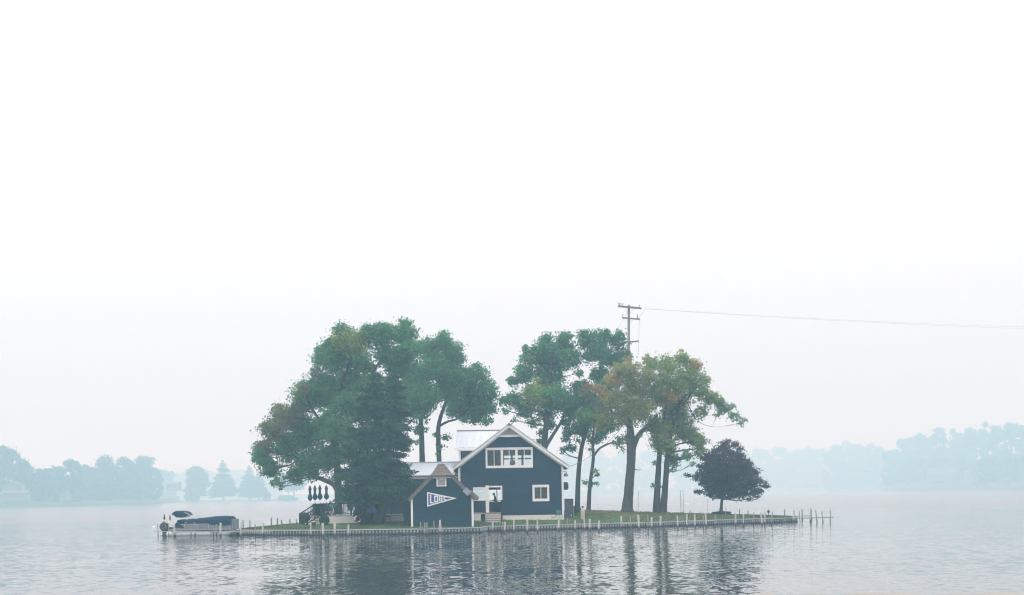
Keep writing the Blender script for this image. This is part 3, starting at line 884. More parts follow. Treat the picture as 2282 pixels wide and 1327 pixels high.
# fan-backed deck chairs
chairm = mat('slate deck chair', (.055, .072, .085), .7, .15, 4)
chair_spots = [(703, 'pale slate fan-backed deck chair, leftmost of five along the railing'), (713, 'slate fan-backed deck chair, second of five along the railing'), (727, 'slate fan-backed deck chair, middle of five along the railing'), (738, 'slate fan-backed deck chair, fourth of five along the railing'), (752, 'slate fan-backed deck chair, rightmost of five along the railing')]
for i, (px, lab) in enumerate(chair_spots):
    Y = 125.1
    c = thing('deck_chair', lab, 'chair', ((px - CX) * Y / F, Y, 1.5), rz=R(random.uniform(-12, 12)), group='deck chairs')
    part('seat', MB().prism([(-.27, .34), (.27, .34), (.27, .37), (-.27, .37)], -.25, .3), chairm, c, world=False)
    for k in range(5):
        a = (k - 2) * .11
        part('back_slat', MB().beam((a * .75, -.22, .36), (a * 1.35, -.5, 1.12 - abs(k - 2) * .07), .085, .022, (0, 1, .3)), chairm, c, world=False)
    for sx in (-1, 1):
        part('armrest', MB().box(sx * .34 - .06, sx * .34 + .06, -.4, .35, .56, .585), chairm, c, world=False)
        part('leg', MB().box(sx * .31 - .03, sx * .31 + .03, .22, .3, 0, .56), chairm, c, world=False)
        part('leg', MB().beam((sx * .3, -.55, 0), (sx * .3, .25, .36), .03, .09), chairm, c, world=False)

# ------------------------------------------------------------------ shed with pennant
SY = 117.6
shed = thing('shed', 'slate blue boathouse shed with shaggy shingled roof and pennant sign', 'shed', ((985 - CX) * SY / F, SY, .42), rz=R(4.2))
SW, SD = 2.54, 4.1
sE, sA, sC = 2.52, 4.98, 4.16        # eave, ridge and clipped-gable heights above its base
ssl = (sA - sE) / SW
slo = lambda z: -SW if z <= sE else -SW + (z - sE) / ssl
shi = lambda z: -slo(z)
WV = (-.44, .38, 3.42, 4.10)
def sp(name, mb, m, **k):
    return part(name, mb, m, shed, world=False, **k)
sp('siding', clapboard(MB(), slo, shi, .05, sC, [(WV[0], WV[1], WV[2], WV[3])], -.004, .155), teal, kind='stuff')
sp('wall', solid_wall(MB(), slo, shi, [-.15, sE, sC], [], .0, .12).box(-SW, -SW + .1, .12, SD, -.15, sE).box(SW - .1, SW, .12, SD, -.15, sE).box(-SW + .1, SW - .1, SD - .1, SD, -.15, sE + .9), teal)
for s in (-1, 1):
    sp('corner_board', MB().box(min(s * (SW + .05), s * (SW - .12)), max(s * (SW + .05), s * (SW - .12)), -.06, .08, .0, sE + .02), white)
    sp('rake_board', raked(MB(), s * (SW + .2), sE - .2 * ssl + .12, s * (-slo(sC) * 1.0), sC + .12, .22, -.16, -.10), white)
    sp('rake_soffit', raked(MB(), s * (SW + .2), sE - .2 * ssl + .0, s * (-slo(sC) * 1.0), sC + .0, .05, -.10, -.008), white)
    sp('side_siding', MB().box(min(s * SW, s * (SW + .012)), max(s * SW, s * (SW + .012)), .09, SD, .05, sE), teal)
sp('gable_board', MB().box(slo(sC) - .06, -slo(sC) + .06, -.17, -.012, sC - .06, sC + .1), white)
# shingled roof: two thick slopes and a small hip over the clipped gable
th = .24
CLX = -slo(sC)
ridge_y = .95
def roof_pt(s, t, y):       # t: 0 at eave .. 1 at ridge
    x = (SW + .28) * (1 - t); z = sE - .28 * ssl + (sA + .12 - sE + .28 * ssl) * t
    return Vector((s * x, y, z + .14))
for s in (-1, 1):
    tc = (sC + .05 - (sE - .28 * ssl)) / (sA + .12 - (sE - .28 * ssl))
    a, b, c2, d2, e2 = roof_pt(s, 0, -.2), roof_pt(s, tc, -.2), roof_pt(s, 1, ridge_y), roof_pt(s, 1, SD + .2), roof_pt(s, 0, SD + .2)
    n = Vector((s * ssl, 0, 1)).normalized() * th
    vs = [a, b, c2, d2, e2] + [p - n for p in (a, b, c2, d2, e2)]
    fs = [(0, 1, 2, 3, 4), (9, 8, 7, 6, 5)] + [(i, 5 + i, 5 + (i + 1) % 5, (i + 1) % 5) for i in range(5)]
    if s > 0:
        fs = [tuple(reversed(q)) for q in fs]
    rf = sp('roof', MB().add(vs, fs), shingle)
    sh = MB()
    rows = 26
    for r_ in range(rows):
        t = r_ / rows
        y0 = -.2 if t < tc else -.2 + (ridge_y + .2) * (t - tc) / (1 - tc)
        y = y0 - random.uniform(0, .06)
        while y < SD + .2:
            w = random.uniform(.10, .22)
            p = roof_pt(s, t, y); q = roof_pt(s, min(t + 1.35 / rows, 1), y)
            lift = n * random.uniform(.16, .34)
            y1 = min(y + w - .008, SD + .22)
            vs = [p + lift, p + lift + Vector((0, y1 - y, 0)), q + n * .05 + Vector((0, y1 - y, 0)), q + n * .05, p, p + Vector((0, y1 - y, 0))]
            sh.add(vs, [(0, 1, 2, 3) if s < 0 else (3, 2, 1, 0), (0, 4, 5, 1), (0, 3, 4), (1, 5, 2)])
            y += w
    part('shingles', sh, shingle, rf, world=False, kind='stuff')
hip = [Vector((-CLX - .08, -.34, sC + .17)), Vector((CLX + .08, -.34, sC + .17)), Vector((.24, ridge_y + .06, sA + .33)), Vector((-.24, ridge_y + .06, sA + .33))]
dn = Vector((0, .05, -.14))
hf = sp('hip_roof', MB().add(hip + [p + dn for p in hip], [(0, 1, 2, 3), (7, 6, 5, 4), (0, 4, 5, 1), (1, 5, 6, 2), (3, 7, 4, 0), (2, 6, 7, 3)]), shingle)
sh = MB()
rows = 13
for r_ in range(rows):
    t0, t1 = r_ / rows, min((r_ + 1.3) / rows, 1)
    lA, lB = hip[0].lerp(hip[3], t0), hip[1].lerp(hip[2], t0)
    uA, uB = hip[0].lerp(hip[3], t1), hip[1].lerp(hip[2], t1)
    x = 0.0
    W = (lB - lA).length
    while x < 1:
        w = random.uniform(.10, .2) / W
        x1 = min(x + w * .95, 1)
        up = Vector((0, -.5, .8)) * random.uniform(.03, .06)
        dz = random.uniform(-.02, .02)
        p0, p1, q1, q0 = lA.lerp(lB, x) + up, lA.lerp(lB, x1) + up, uA.lerp(uB, x1) + up * .2, uA.lerp(uB, x) + up * .2
        p0.z += dz; p1.z += dz
        sh.add([p0, p1, q1, q0, p0 - up, p1 - up], [(0, 1, 2, 3), (1, 0, 4, 5)])
        x += w
part('shingles', sh, shingle, hf, world=False, kind='stuff')
rc = MB()
y = ridge_y - .05
while y < SD + .2:
    rc.add([(-.22, y, sA + .12), (0, y, sA + .36), (.22, y, sA + .12), (-.2, y + .3, sA + .11), (0, y + .3, sA + .33), (.2, y + .3, sA + .11)], [(0, 1, 4, 3), (1, 2, 5, 4)])
    y += .24
sp('ridge_shingles', rc, shingle, kind='stuff')
# rolled shingle end and metal flashing low on the right-hand rake
roll = MB()
for k in range(7):
    t = .0 + k * .028
    q = roof_pt(1, t, -.22)
    roll.tube([q + Vector((.02, -.08, .02)), q + Vector((.05, .5, .04)), q + Vector((.06, 1.0, .04))], [.19 - .008 * k, .2 - .008 * k, .16], 9, .08)
sp('rolled_eave', roll, shingle)
fl = MB()
q0, q1 = roof_pt(1, .16, -.3), roof_pt(1, .30, -.3)
fl.beam(q0 + Vector((-.12, 0, -.08)), q1 + Vector((-.12, 0, -.08)), .3, .46, (1, 0, .8))
sp('flashing', fl, galv)
# louvred window, twin floodlight, gutter stub
wv = sp('louvre_window', MB().box(WV[0] - .0, WV[0] + .1, -.055, -.0, WV[2], WV[3]).box(WV[1] - .1, WV[1], -.055, 0, WV[2], WV[3]).box(WV[0] + .1, WV[1] - .1, -.05, 0, WV[2], WV[2] + .09), white)
for k in range(7):
    zz = WV[2] + .1 + k * .083
    part('slat', MB().add([(WV[0] + .1, -.035, zz), (WV[1] - .1, -.035, zz), (WV[1] - .1, -.008, zz + .08), (WV[0] + .1, -.008, zz + .08), (WV[0] + .1, -.004, zz), (WV[1] - .1, -.004, zz)], [(0, 1, 2, 3), (1, 0, 4, 5)]), louvre, wv, world=False)
flm = sp('floodlight', MB().box(-.09, .09, -.12, -.056, 4.0, 4.08), white)
for s in (-1, 1):
    part('lamp_head', MB().tube([(s * .07 - .03, -.12, 4.03), (s * .15 - .03, -.2, 3.97)], [.035, .065], 10), white, flm, world=False)
# pennant sign with letters
pen = [(-1.235, 2.975), (-1.235, 1.78 - .02), (1.23, 2.43)]
def inset(poly, d):
    cx = sum(p[0] for p in poly) / 3; cz = sum(p[1] for p in poly) / 3
    res = []
    n = len(poly)
    for i in range(n):
        p0, p1, p2 = Vector(poly[i - 1]), Vector(poly[i]), Vector(poly[(i + 1) % n])
        e1 = (p1 - p0).normalized(); e2 = (p2 - p1).normalized()
        n1 = Vector((-e1.y, e1.x)); n2 = Vector((-e2.y, e2.x))
        k = d / (1 + n1.dot(n2))
        q = p1 + (n1 + n2) * k
        res.append((q.x, q.y))
    return res
sign = thing('pennant_sign', 'blue pennant sign lettered LOBC with white border on the shed', 'sign', tuple(shed.location), rz=R(4.2))
penblue = mat('pennant blue', (.022, .045, .22), .6, .08, 3)
lightpaint = mat('sign white', (.78, .78, .76), .55, .04, 3)
part('border', MB().prism(pen, -.085, -.03), lightpaint, sign, world=False)
part('field', MB().prism(inset(pen, .10), -.095, -.084), penblue, sign, world=False)
def letter(ch, x, z, w, h, t, sk=0.0):
    """block letters from slabs, z = bottom"""
    b = MB()
    y0, y1 = -.108, -.094
    if ch == 'L':
        b.box(x, x + t, y0, y1, z, z + h).box(x + t, x + w, y0, y1, z, z + t * .95)
        b.box(x - t * .25, x, y0, y1, z + h - t * .5, z + h).box(x - t * .25, x, y0, y1, z, z + t * .5)
    elif ch in 'OC':
        c = t * .55
        outer = [(x + c, z), (x + w - c, z), (x + w, z + c), (x + w, z + h - c), (x + w - c, z + h), (x + c, z + h), (x, z + h - c), (x, z + c)]
        ci = c * .4
        inner = [(x + t + ci, z + t), (x + w - t - ci, z + t), (x + w - t, z + t + ci), (x + w - t, z + h - t - ci), (x + w - t - ci, z + h - t), (x + t + ci, z + h - t), (x + t, z + h - t - ci), (x + t, z + t + ci)]
        for i in range(8):
            if ch == 'C' and i == 2:
                continue
            j = (i + 1) % 8
            b.prism([outer[i], outer[j], inner[j], inner[i]], y0, y1)
    elif ch == 'B':
        m = z + h * .52
        b.box(x, x + t, y0, y1, z, z + h)
        for za, zb_ in ((z, m + t * .4), (m - t * .4, z + h)):
            c = t * .5
            o_ = [(x + t, za), (x + w - c, za), (x + w, za + c), (x + w, zb_ - c), (x + w - c, zb_), (x + t, zb_)]
            i_ = [(x + t, za + t * .8), (x + w - t, za + t * .8), (x + w - t, za + t * .9), (x + w - t, zb_ - t * .9), (x + w - t, zb_ - t * .8), (x + t, zb_ - t * .8)]
            for i in range(5):
                b.prism([o_[i], o_[i + 1], i_[i + 1], i_[i]], y0 + .002 * (za > z), y1)
        b.box(x - t * .25, x, y0, y1, z + h - t * .5, z + h).box(x - t * .25, x, y0, y1, z, z + t * .5)
    return b
for ch, x, z, w, h, t in (('L', -1.0, 2.03, .30, .71, .105), ('O', -.66, 2.11, .33, .57, .10), ('B', -.265, 2.21, .29, .42, .08), ('C', .12, 2.275, .27, .30, .075)):
    part('letter', letter(ch, x, z, w, h, t), lightpaint, sign, world=False, label='white letter ' + ch)

# ------------------------------------------------------------------ leaves, trees
def crown_points(blobs, Y, spread, dens, leaf, clump=(.26, .80), squash=.75, grow=1.0):
    """blobs: (px, py, r_px, tint). Returns leaf centres, outward directions, tints, clump centres"""
    C, O, T, CL = [], [], [], []
    for px, py, r, tint in blobs:
        dy = rng.uniform(-spread, spread)
        Yb = Y + dy
        c = np.array(P(px, py, Yb))
        rm = r * Yb / F * 1.12 * grow
        rad = np.array([rm, rm * 1.05, rm * .95])
        ncl = max(3, int(7.0 * (rm / .8) ** 2 * 1.8))
        for _ in range(ncl):
            d = rng.normal(size=3); d /= np.linalg.norm(d)
            q = rng.uniform(.25, 1) ** .5
            rc = min(math.exp(rng.uniform(math.log(clump[0] * .75), math.log(clump[1] * 1.25))), max(.3, rm * .6))
            ax = rng.uniform(.65, 1.4, 3)
            cc = c + d * rad * q * max(.3, 1 - rc / rm * .7)
            CL.append((cc, c))
            n = max(8, int(dens * (rc / .75) ** 2 * rng.uniform(.5, 1.3)))
            p = rng.normal(size=(n, 3)); p /= np.linalg.norm(p, axis=1, keepdims=True)
            p *= (rng.uniform(0, 1, (n, 1)) ** .45) * np.where(rng.uniform(size=(n, 1)) < .32, rng.uniform(1.1, 1.8, (n, 1)), 1)
            pos = cc + p * np.array([rc, rc, rc * squash]) * ax
            C.append(pos)
            O.append(p * .8 + d * .5 + np.array([0, 0, .35]))
            ct = np.array(tint) * rng.uniform(.82, 1.2)
            T.append(np.tile(ct, (n, 1)))
    return np.concatenate(C), np.concatenate(O), np.concatenate(T), CL

def leaf_quads(C, O, T, size, rnd=.9, tvar=.22, asp=.7):
    n = len(C)
    nrm = O + rng.normal(size=(n, 3)) * rnd
    nrm /= np.linalg.norm(nrm, axis=1, keepdims=True) + 1e-6
    a = np.cross(nrm, rng.normal(size=(n, 3)))
    a /= np.linalg.norm(a, axis=1, keepdims=True) + 1e-6
    b = np.cross(nrm, a)
    s = (size * rng.uniform(.65, 1.3, n))[:, None]
    v = np.empty((n, 4, 3), np.float32)
    fold = nrm * s * .22
    v[:, 0] = C - a * s
    v[:, 1] = C - b * s * asp + fold
    v[:, 2] = C + a * s
    v[:, 3] = C + b * s * asp + fold
    col = T * rng.uniform(1 - tvar, 1 + tvar, (n, 1))
    col[:, 0] *= rng.uniform(.85, 1.2, n)
    return v.reshape(-1, 3), np.repeat(col, 4, 0)

def smooth_path(pts, sub=4):
    """Catmull-Rom through (pos, radius)"""
    res = []
    n = len(pts)
    for i in range(n - 1):
        p0, p1, p2, p3 = pts[max(i - 1, 0)], pts[i], pts[i + 1], pts[min(i + 2, n - 1)]
        for k in range(sub):
            t = k / sub
            q = .5 * ((2 * p1[0]) + (p2[0] - p0[0]) * t + (2 * p0[0] - 5 * p1[0] + 4 * p2[0] - p3[0]) * t * t + (3 * p1[0] - p0[0] - 3 * p2[0] + p3[0]) * t ** 3)
            res.append((q, p1[1] + (p2[1] - p1[1]) * t))
    res.append(pts[-1])
    return res

def add_leaves(name, data, m, parent):
    v, c = data
    l = root_loc(parent)
    me = leaf_mesh(name, v - np.array(l, np.float32), 4, c, m)
    o = bpy.data.objects.new(name, me)
    COL.objects.link(o)
    o.parent = parent
    return o

def tree(name, label, Y, trunks, blobs, dens=70, leaf=.125, spread=2.2, group=None, barkm=None, twigs=.5, clump=(.26, .80), sub_br=True, grow=1.0):
    """trunks: polylines of (px, py, radius_m); the first point of the first trunk is dropped to the ground"""
    px0, py0, r0 = trunks[0][0]
    base = on_ground(px0, Y)
    t = thing(name, label, 'tree', tuple(base), group=group)
    mb = MB()
    nodes = []
    for k, tr in enumerate(trunks):
        pts = []
        off = random.uniform(-.5, .5) if k else 0
        for i, (px, py, r) in enumerate(tr):
            p = P(px, py, Y + off * i / max(1, len(tr) - 1))
            pts.append((p, r * .88))
        if tr[0][1] > 1125 or k == 0:
            g0 = on_ground(tr[0][0], Y); g0.z -= .15
            x = pts[0][0].x
            pts = [(Vector((x, Y, g0.z)), pts[0][1] * 1.45), (Vector((x, Y, g0.z + .5)), pts[0][1] * 1.08)] + [q for q in pts if q[0].z > g0.z + 1.0]
        sm = smooth_path(pts, 5)
        mb.tube([q[0] for q in sm], [q[1] for q in sm], 10, .05)
        nodes += [(q[0], q[1]) for q in sm if q[0].z > base.z + 1.6]
    C, O, T, CL = crown_points(blobs, Y, spread, dens, leaf, clump, grow=grow)
    # limbs to every foliage mass, twigs to some clumps
    seen = {}
    for cc, c in CL:
        key = tuple(np.round(c, 3))
        if key not in seen:
            cv = Vector(c)
            best, bd = None, 1e9
            for q, r in nodes:
                dd = (q - cv).length + max(0, q.z - cv.z + .5) * .7
                if dd < bd:
                    best, bd = (q, r), dd
            q, r = best
            mid = q.lerp(cv, .5) + Vector((random.uniform(-.2, .2), random.uniform(-.2, .2), random.uniform(-.1, .35) - .1 * (cv - q).length * .5))
            r1 = min(r * .6, .03 + .022 * (cv - q).length) * (.45 if cv.y < Y - .2 else 1)
            sm = smooth_path([(q, r1), (mid, r1 * .7), (cv, r1 * .35)], 4)
            mb.tube([s_[0] for s_ in sm], [s_[1] for s_ in sm], 6)
            seen[key] = [(s_[0], s_[1]) for s_ in sm[3:]]
        if random.random() < twigs:
            q, r = random.choice(seen[key])
            e = Vector(cc)
            mb.tube([q, q.lerp(e, .5) + Vector((0, 0, random.uniform(-.1, .2))), e], [min(r, .035), .022, .012], 5)
    part('trunk', mb, barkm or bark, t, smooth=True)
    add_leaves('crown', leaf_quads(C, O, T, leaf), leafm, t)
    return t

G1 = (.074, .240, .094); G2 = (.100, .255, .086); G3 = (.056, .205, .088)
YG = (.215, .310, .075); OR = (.340, .250, .075); BR = (.150, .185, .085); OL = (.260, .290, .075)
def bl(lst, default):
    return [(b[0], b[1], b[2], b[3] if len(b) > 3 else default) for b in lst]

tree('shade_tree', 'broad green tree at the left with brown-tinged leaves arching over the deck', 131,
     [[(755, 1135, .42), (753, 1085, .38), (750, 1010, .32), (743, 930, .25), (765, 850, .18), (790, 780, .09)],
      [(754, 1100, .30), (744, 1081, .27), (722, 1070, .24), (702, 1062, .2), (690, 1044, .15), (655, 1015, .08)],
      [(750, 1000, .22), (720, 950, .17), (690, 900, .10), (680, 870, .05)],
      [(745, 940, .2), (800, 880, .17), (850, 800, .11), (880, 760, .05)]],
     bl([(590, 1000, 26, BR), (583, 1020, 20), (602, 1045, 26), (640, 932, 36, BR), (628, 915, 22, BR), (650, 1000, 42), (612, 958, 32, BR), (595, 955, 20, BR), (692, 878, 40), (690, 960, 46), (682, 1035, 32),
         (735, 800, 38), (722, 785, 22), (740, 870, 50), (745, 950, 46), (780, 762, 40, YG), (800, 822, 55), (850, 748, 32), (848, 728, 16), (900, 742, 32), (902, 722, 16), (882, 800, 46, G3), (830, 882, 48),
         (618, 1076, 16), (628, 1086, 9), (655, 1062, 22), (720, 1022, 38), (772, 1000, 38), (668, 905, 24, BR), (706, 832, 16, BR), (760, 735, 20), (820, 745, 26), (740, 765, 22), (576, 1012, 14), (566, 1025, 9),
         (672, 868, 18, BR), (700, 1062, 18), (870, 880, 45), (905, 790, 34), (780, 900, 44), (930, 775, 18)], G1), dens=92, leaf=.118, spread=2.6)

tree('shade_tree', 'green tree behind the low metal roof, its bare trunk the left of two', 141,
     [[(941, 1040, .33), (940, 985, .30), (938, 930, .25), (940, 870, .18), (950, 800, .08)], [(938, 940, .16), (920, 900, .1), (905, 870, .05)]],
     bl([(925, 835, 34), (955, 775, 26), (985, 762, 24), (990, 742, 10), (1012, 782, 24), (962, 820, 42), (918, 905, 32), (936, 958, 16), (950, 885, 36), (1000, 810, 32), (920, 870, 34), (945, 925, 20), (930, 985, 9)], G1), dens=92, leaf=.118)
tree('shade_tree', 'green tree behind the low metal roof, its trunk the right of two', 143.5,
     [[(979, 1040, .30), (977, 985, .28), (978, 945, .24), (992, 900, .17), (1010, 840, .07)], [(979, 950, .15), (998, 940, .13), (1022, 932, .1), (1050, 905, .05)]],
     bl([(1008, 842, 38), (1035, 845, 32), (1062, 838, 28), (1062, 815, 12), (1085, 868, 26), (1082, 908, 26), (1050, 898, 40), (1084, 938, 14), (1020, 905, 34), (990, 975, 13), (984, 1000, 10), (975, 1012, 7), (1098, 885, 14), (1060, 935, 16), (1035, 935, 12), (970, 968, 9), (1000, 870, 34), (1025, 800, 16), (1100, 915, 12)], G1), dens=92, leaf=.118)
tree('shade_tree', 'green tree rising behind the right slope of the house gable', 143,
     [[(1213, 1010, .36), (1216, 960, .33), (1222, 900, .26), (1226, 840, .18), (1235, 780, .07)], [(1217, 995, .22), (1232, 970, .2), (1248, 945, .16), (1262, 915, .08)], [(1222, 905, .15), (1195, 870, .1), (1165, 850, .05)]],
     bl([(1210, 778, 30), (1218, 758, 16), (1262, 762, 24), (1268, 800, 28), (1180, 798, 25), (1172, 775, 10), (1170, 832, 26), (1225, 828, 42), (1148, 850, 18), (1200, 880, 40, YG), (1142, 890, 22), (1165, 912, 22), (1240, 890, 38), (1192, 942, 16),
         (1122, 892, 14), (1290, 832, 12), (1205, 965, 12), (1275, 905, 28), (1128, 915, 12), (1235, 790, 30), (1215, 925, 22), (1145, 935, 9), (1250, 745, 10), (1198, 985, 12), (1225, 950, 14)], G1), dens=92, leaf=.118)
tree('shade_tree', 'tallest green tree beside the utility pole, slim trunk leaning right', 144.5,
     [[(1287, 1140, .30), (1289, 1060, .27), (1296, 1000, .25), (1309, 950, .22), (1326, 880, .16), (1342, 800, .07)], [(1309, 955, .12), (1290, 925, .09), (1275, 905, .05)]],
     bl([(1308, 750, 22), (1300, 765, 16), (1342, 750, 22), (1350, 738, 10), (1375, 758, 24), (1330, 788, 32), (1370, 798, 30), (1338, 838, 24), (1398, 788, 15), (1405, 800, 9), (1285, 905, 26), (1300, 955, 26), (1265, 935, 20), (1270, 1000, 16), (1262, 978, 14), (1255, 1005, 10),
         (1295, 870, 26), (1320, 900, 32), (1270, 962, 16), (1352, 860, 24), (1290, 985, 10)], G3), dens=92, leaf=.118)
tree('shade_tree', 'small green tree with leafy shoots low on its thin trunk right of the house', 141,
     [[(1312, 1140, .24), (1315, 1080, .21), (1322, 1025, .19), (1321, 990, .16), (1325, 940, .08)], [(1322, 1018, .15), (1334, 1002, .13), (1350, 992, .11), (1372, 984, .06)]],
     bl([(1328, 925, 32), (1308, 880, 20, BR), (1345, 898, 26, BR), (1355, 948, 26), (1325, 985, 16), (1316, 1003, 9), (1326, 1050, 6), (1330, 1058, 5), (1304, 1076, 5), (1330, 1078, 6), (1318, 1078, 5), (1372, 990, 10), (1300, 925, 20), (1340, 970, 16), (1312, 862, 14, OR), (1338, 868, 16, OR)], G2), dens=92, leaf=.115)
tree('shade_tree', 'thick-trunked tree with yellowing olive leaves standing before the utility pole', 137.5,
     [[(1398, 1147, .62), (1400, 1110, .55), (1404, 1060, .50), (1408, 1010, .45), (1410, 990, .38), (1404, 930, .22), (1400, 860, .09)], [(1410, 1000, .34), (1422, 972, .28), (1440, 952, .2), (1465, 925, .1)], [(1406, 960, .16), (1385, 935, .1), (1360, 915, .05)],
      [(1413, 1045, .05), (1422, 1048, .04), (1428, 1047, .03)]],
     bl([(1385, 820, 22, OL), (1372, 845, 22, OR), (1408, 828, 24, OL), (1375, 888, 26), (1352, 880, 18, OR), (1420, 868, 32), (1385, 930, 26), (1345, 930, 25), (1430, 918, 32, OL), (1460, 880, 24, YG), (1462, 950, 26), (1395, 975, 14), (1378, 985, 14, G1),
         (1405, 890, 28), (1338, 950, 14, OL), (1400, 800, 10, OR), (1440, 840, 24, OL), (1425, 975, 8), (1332, 905, 16, BR), (1386, 1000, 8, G1), (1412, 870, 22, YG)], OL), dens=80, leaf=.112, spread=1.9, grow=1.08)
tree('shade_tree', 'twin-trunked yellow-green tree with a long limb spreading right', 138.8,
     [[(1463, 1147, .40), (1466, 1070, .34), (1470, 1010, .28), (1480, 930, .2), (1490, 850, .08)], [(1478, 1147, .40), (1483, 1080, .33), (1488, 1010, .28), (1502, 940, .2), (1530, 880, .12), (1580, 885, .07), (1625, 915, .03)], [(1520, 905, .12), (1550, 860, .08), (1545, 830, .04)],
      [(1525, 880, .06), (1545, 925, .04), (1565, 945, .025), (1590, 952, .015)]],
     bl([(1450, 808, 20), (1440, 800, 12, OR), (1490, 815, 25), (1520, 803, 20), (1518, 788, 9), (1548, 815, 18, OR), (1530, 842, 32), (1480, 850, 28), (1560, 868, 25), (1512, 888, 36, OL), (1585, 890, 20), (1560, 920, 18), (1610, 905, 20, G2), (1636, 930, 16, G2), (1652, 945, 10, G2),
         (1520, 950, 32, YG), (1550, 985, 22, YG), (1480, 990, 28), (1500, 1022, 18), (1530, 1015, 16, G2), (1553, 1012, 12, G2), (1460, 1032, 7, G1), (1505, 1042, 9, G1), (1470, 960, 28, OL), (1500, 925, 32, BR), (1565, 1000, 12, YG), (1480, 890, 26, OR), (1630, 905, 10, G2), (1598, 925, 10),
         (1456, 1082, 5, G1), (1470, 1085, 4, G1), (1497, 1050, 7, G1), (1545, 1035, 8, G2), (1660, 935, 6, G2), (1535, 970, 20, YG), (1570, 845, 14)], YG), dens=80, leaf=.112, spread=2.3, grow=1.06)
PU1, PU2, PU3 = (.034, .016, .048), (.052, .022, .056), (.020, .016, .044)
tree('purple_maple', 'round dark purple maple alone near the right tip', 142,
     [[(1607, 1147, .19), (1608, 1125, .16), (1609, 1105, .15), (1612, 1060, .11), (1616, 1005, .05)]],
     bl([(1622, 982, 9, PU2), (1612, 990, 11, PU2), (1634, 992, 11, PU2), (1600, 1000, 12, PU2), (1618, 1008, 20, PU2), (1648, 1008, 14, PU2), (1585, 1004, 9, PU2), (1578, 1018, 14, PU2), (1598, 1028, 22, PU2), (1640, 1030, 24, PU2), (1664, 1030, 14, PU2),
         (1570, 1040, 15), (1565, 1024, 8), (1580, 1056, 20), (1616, 1052, 32), (1655, 1052, 26), (1680, 1052, 13), (1558, 1062, 13), (1545, 1061, 8), (1536, 1060, 5), (1530, 1060, 3), (1568, 1076, 14, PU3), (1590, 1084, 22, PU3), (1630, 1082, 30, PU3), (1668, 1078, 22), (1690, 1074, 13), (1702, 1082, 9), (1710, 1083, 5),
         (1695, 1096, 11), (1678, 1100, 13), (1655, 1102, 14), (1630, 1104, 12), (1605, 1104, 12, PU3), (1580, 1102, 10, PU3), (1562, 1098, 7), (1553, 1096, 4), (1672, 1112, 6), (1688, 1108, 6), (1615, 1110, 7), (1590, 1110, 6), (1600, 1062, 22)], PU1), dens=130, leaf=.098, spread=2.0, grow=1.1, clump=(.3, .7))

# fallen leaves under the turning trees
n_ = 2600
fx = rng.normal(9.5, 6.5, n_); fy = rng.normal(136.5, 4.5, n_)
ok_ = [(x, y) for x, y in zip(fx, fy) if FU[0] < x / y < FU[-1] - .004 and yf(x / y) + .4 < y < yb(x / y) - .4 and not (-15.4 < x < 5.0 and 126.5 < y < 136.5)]
lc = np.array([(x, y, ground(x, y) + .05 + .03 * ((i * 7) % 3)) for i, (x, y) in enumerate(ok_)])
lt = np.array([(.30, .17, .06), (.24, .20, .07), (.18, .10, .05)])[rng.integers(0, 3, len(lc))]
fv, fc = leaf_quads(lc, np.tile(np.array([0, 0, 1.5]), (len(lc), 1)), lt, .06)
fl_ = bpy.data.objects.new('fallen_leaves', leaf_mesh('fallen_leaves', fv, 4, fc, leafm))
COL.objects.link(fl_)
setp(fl_, 'fallen orange-brown leaves scattered on the lawn', 'leaves', kind='stuff')

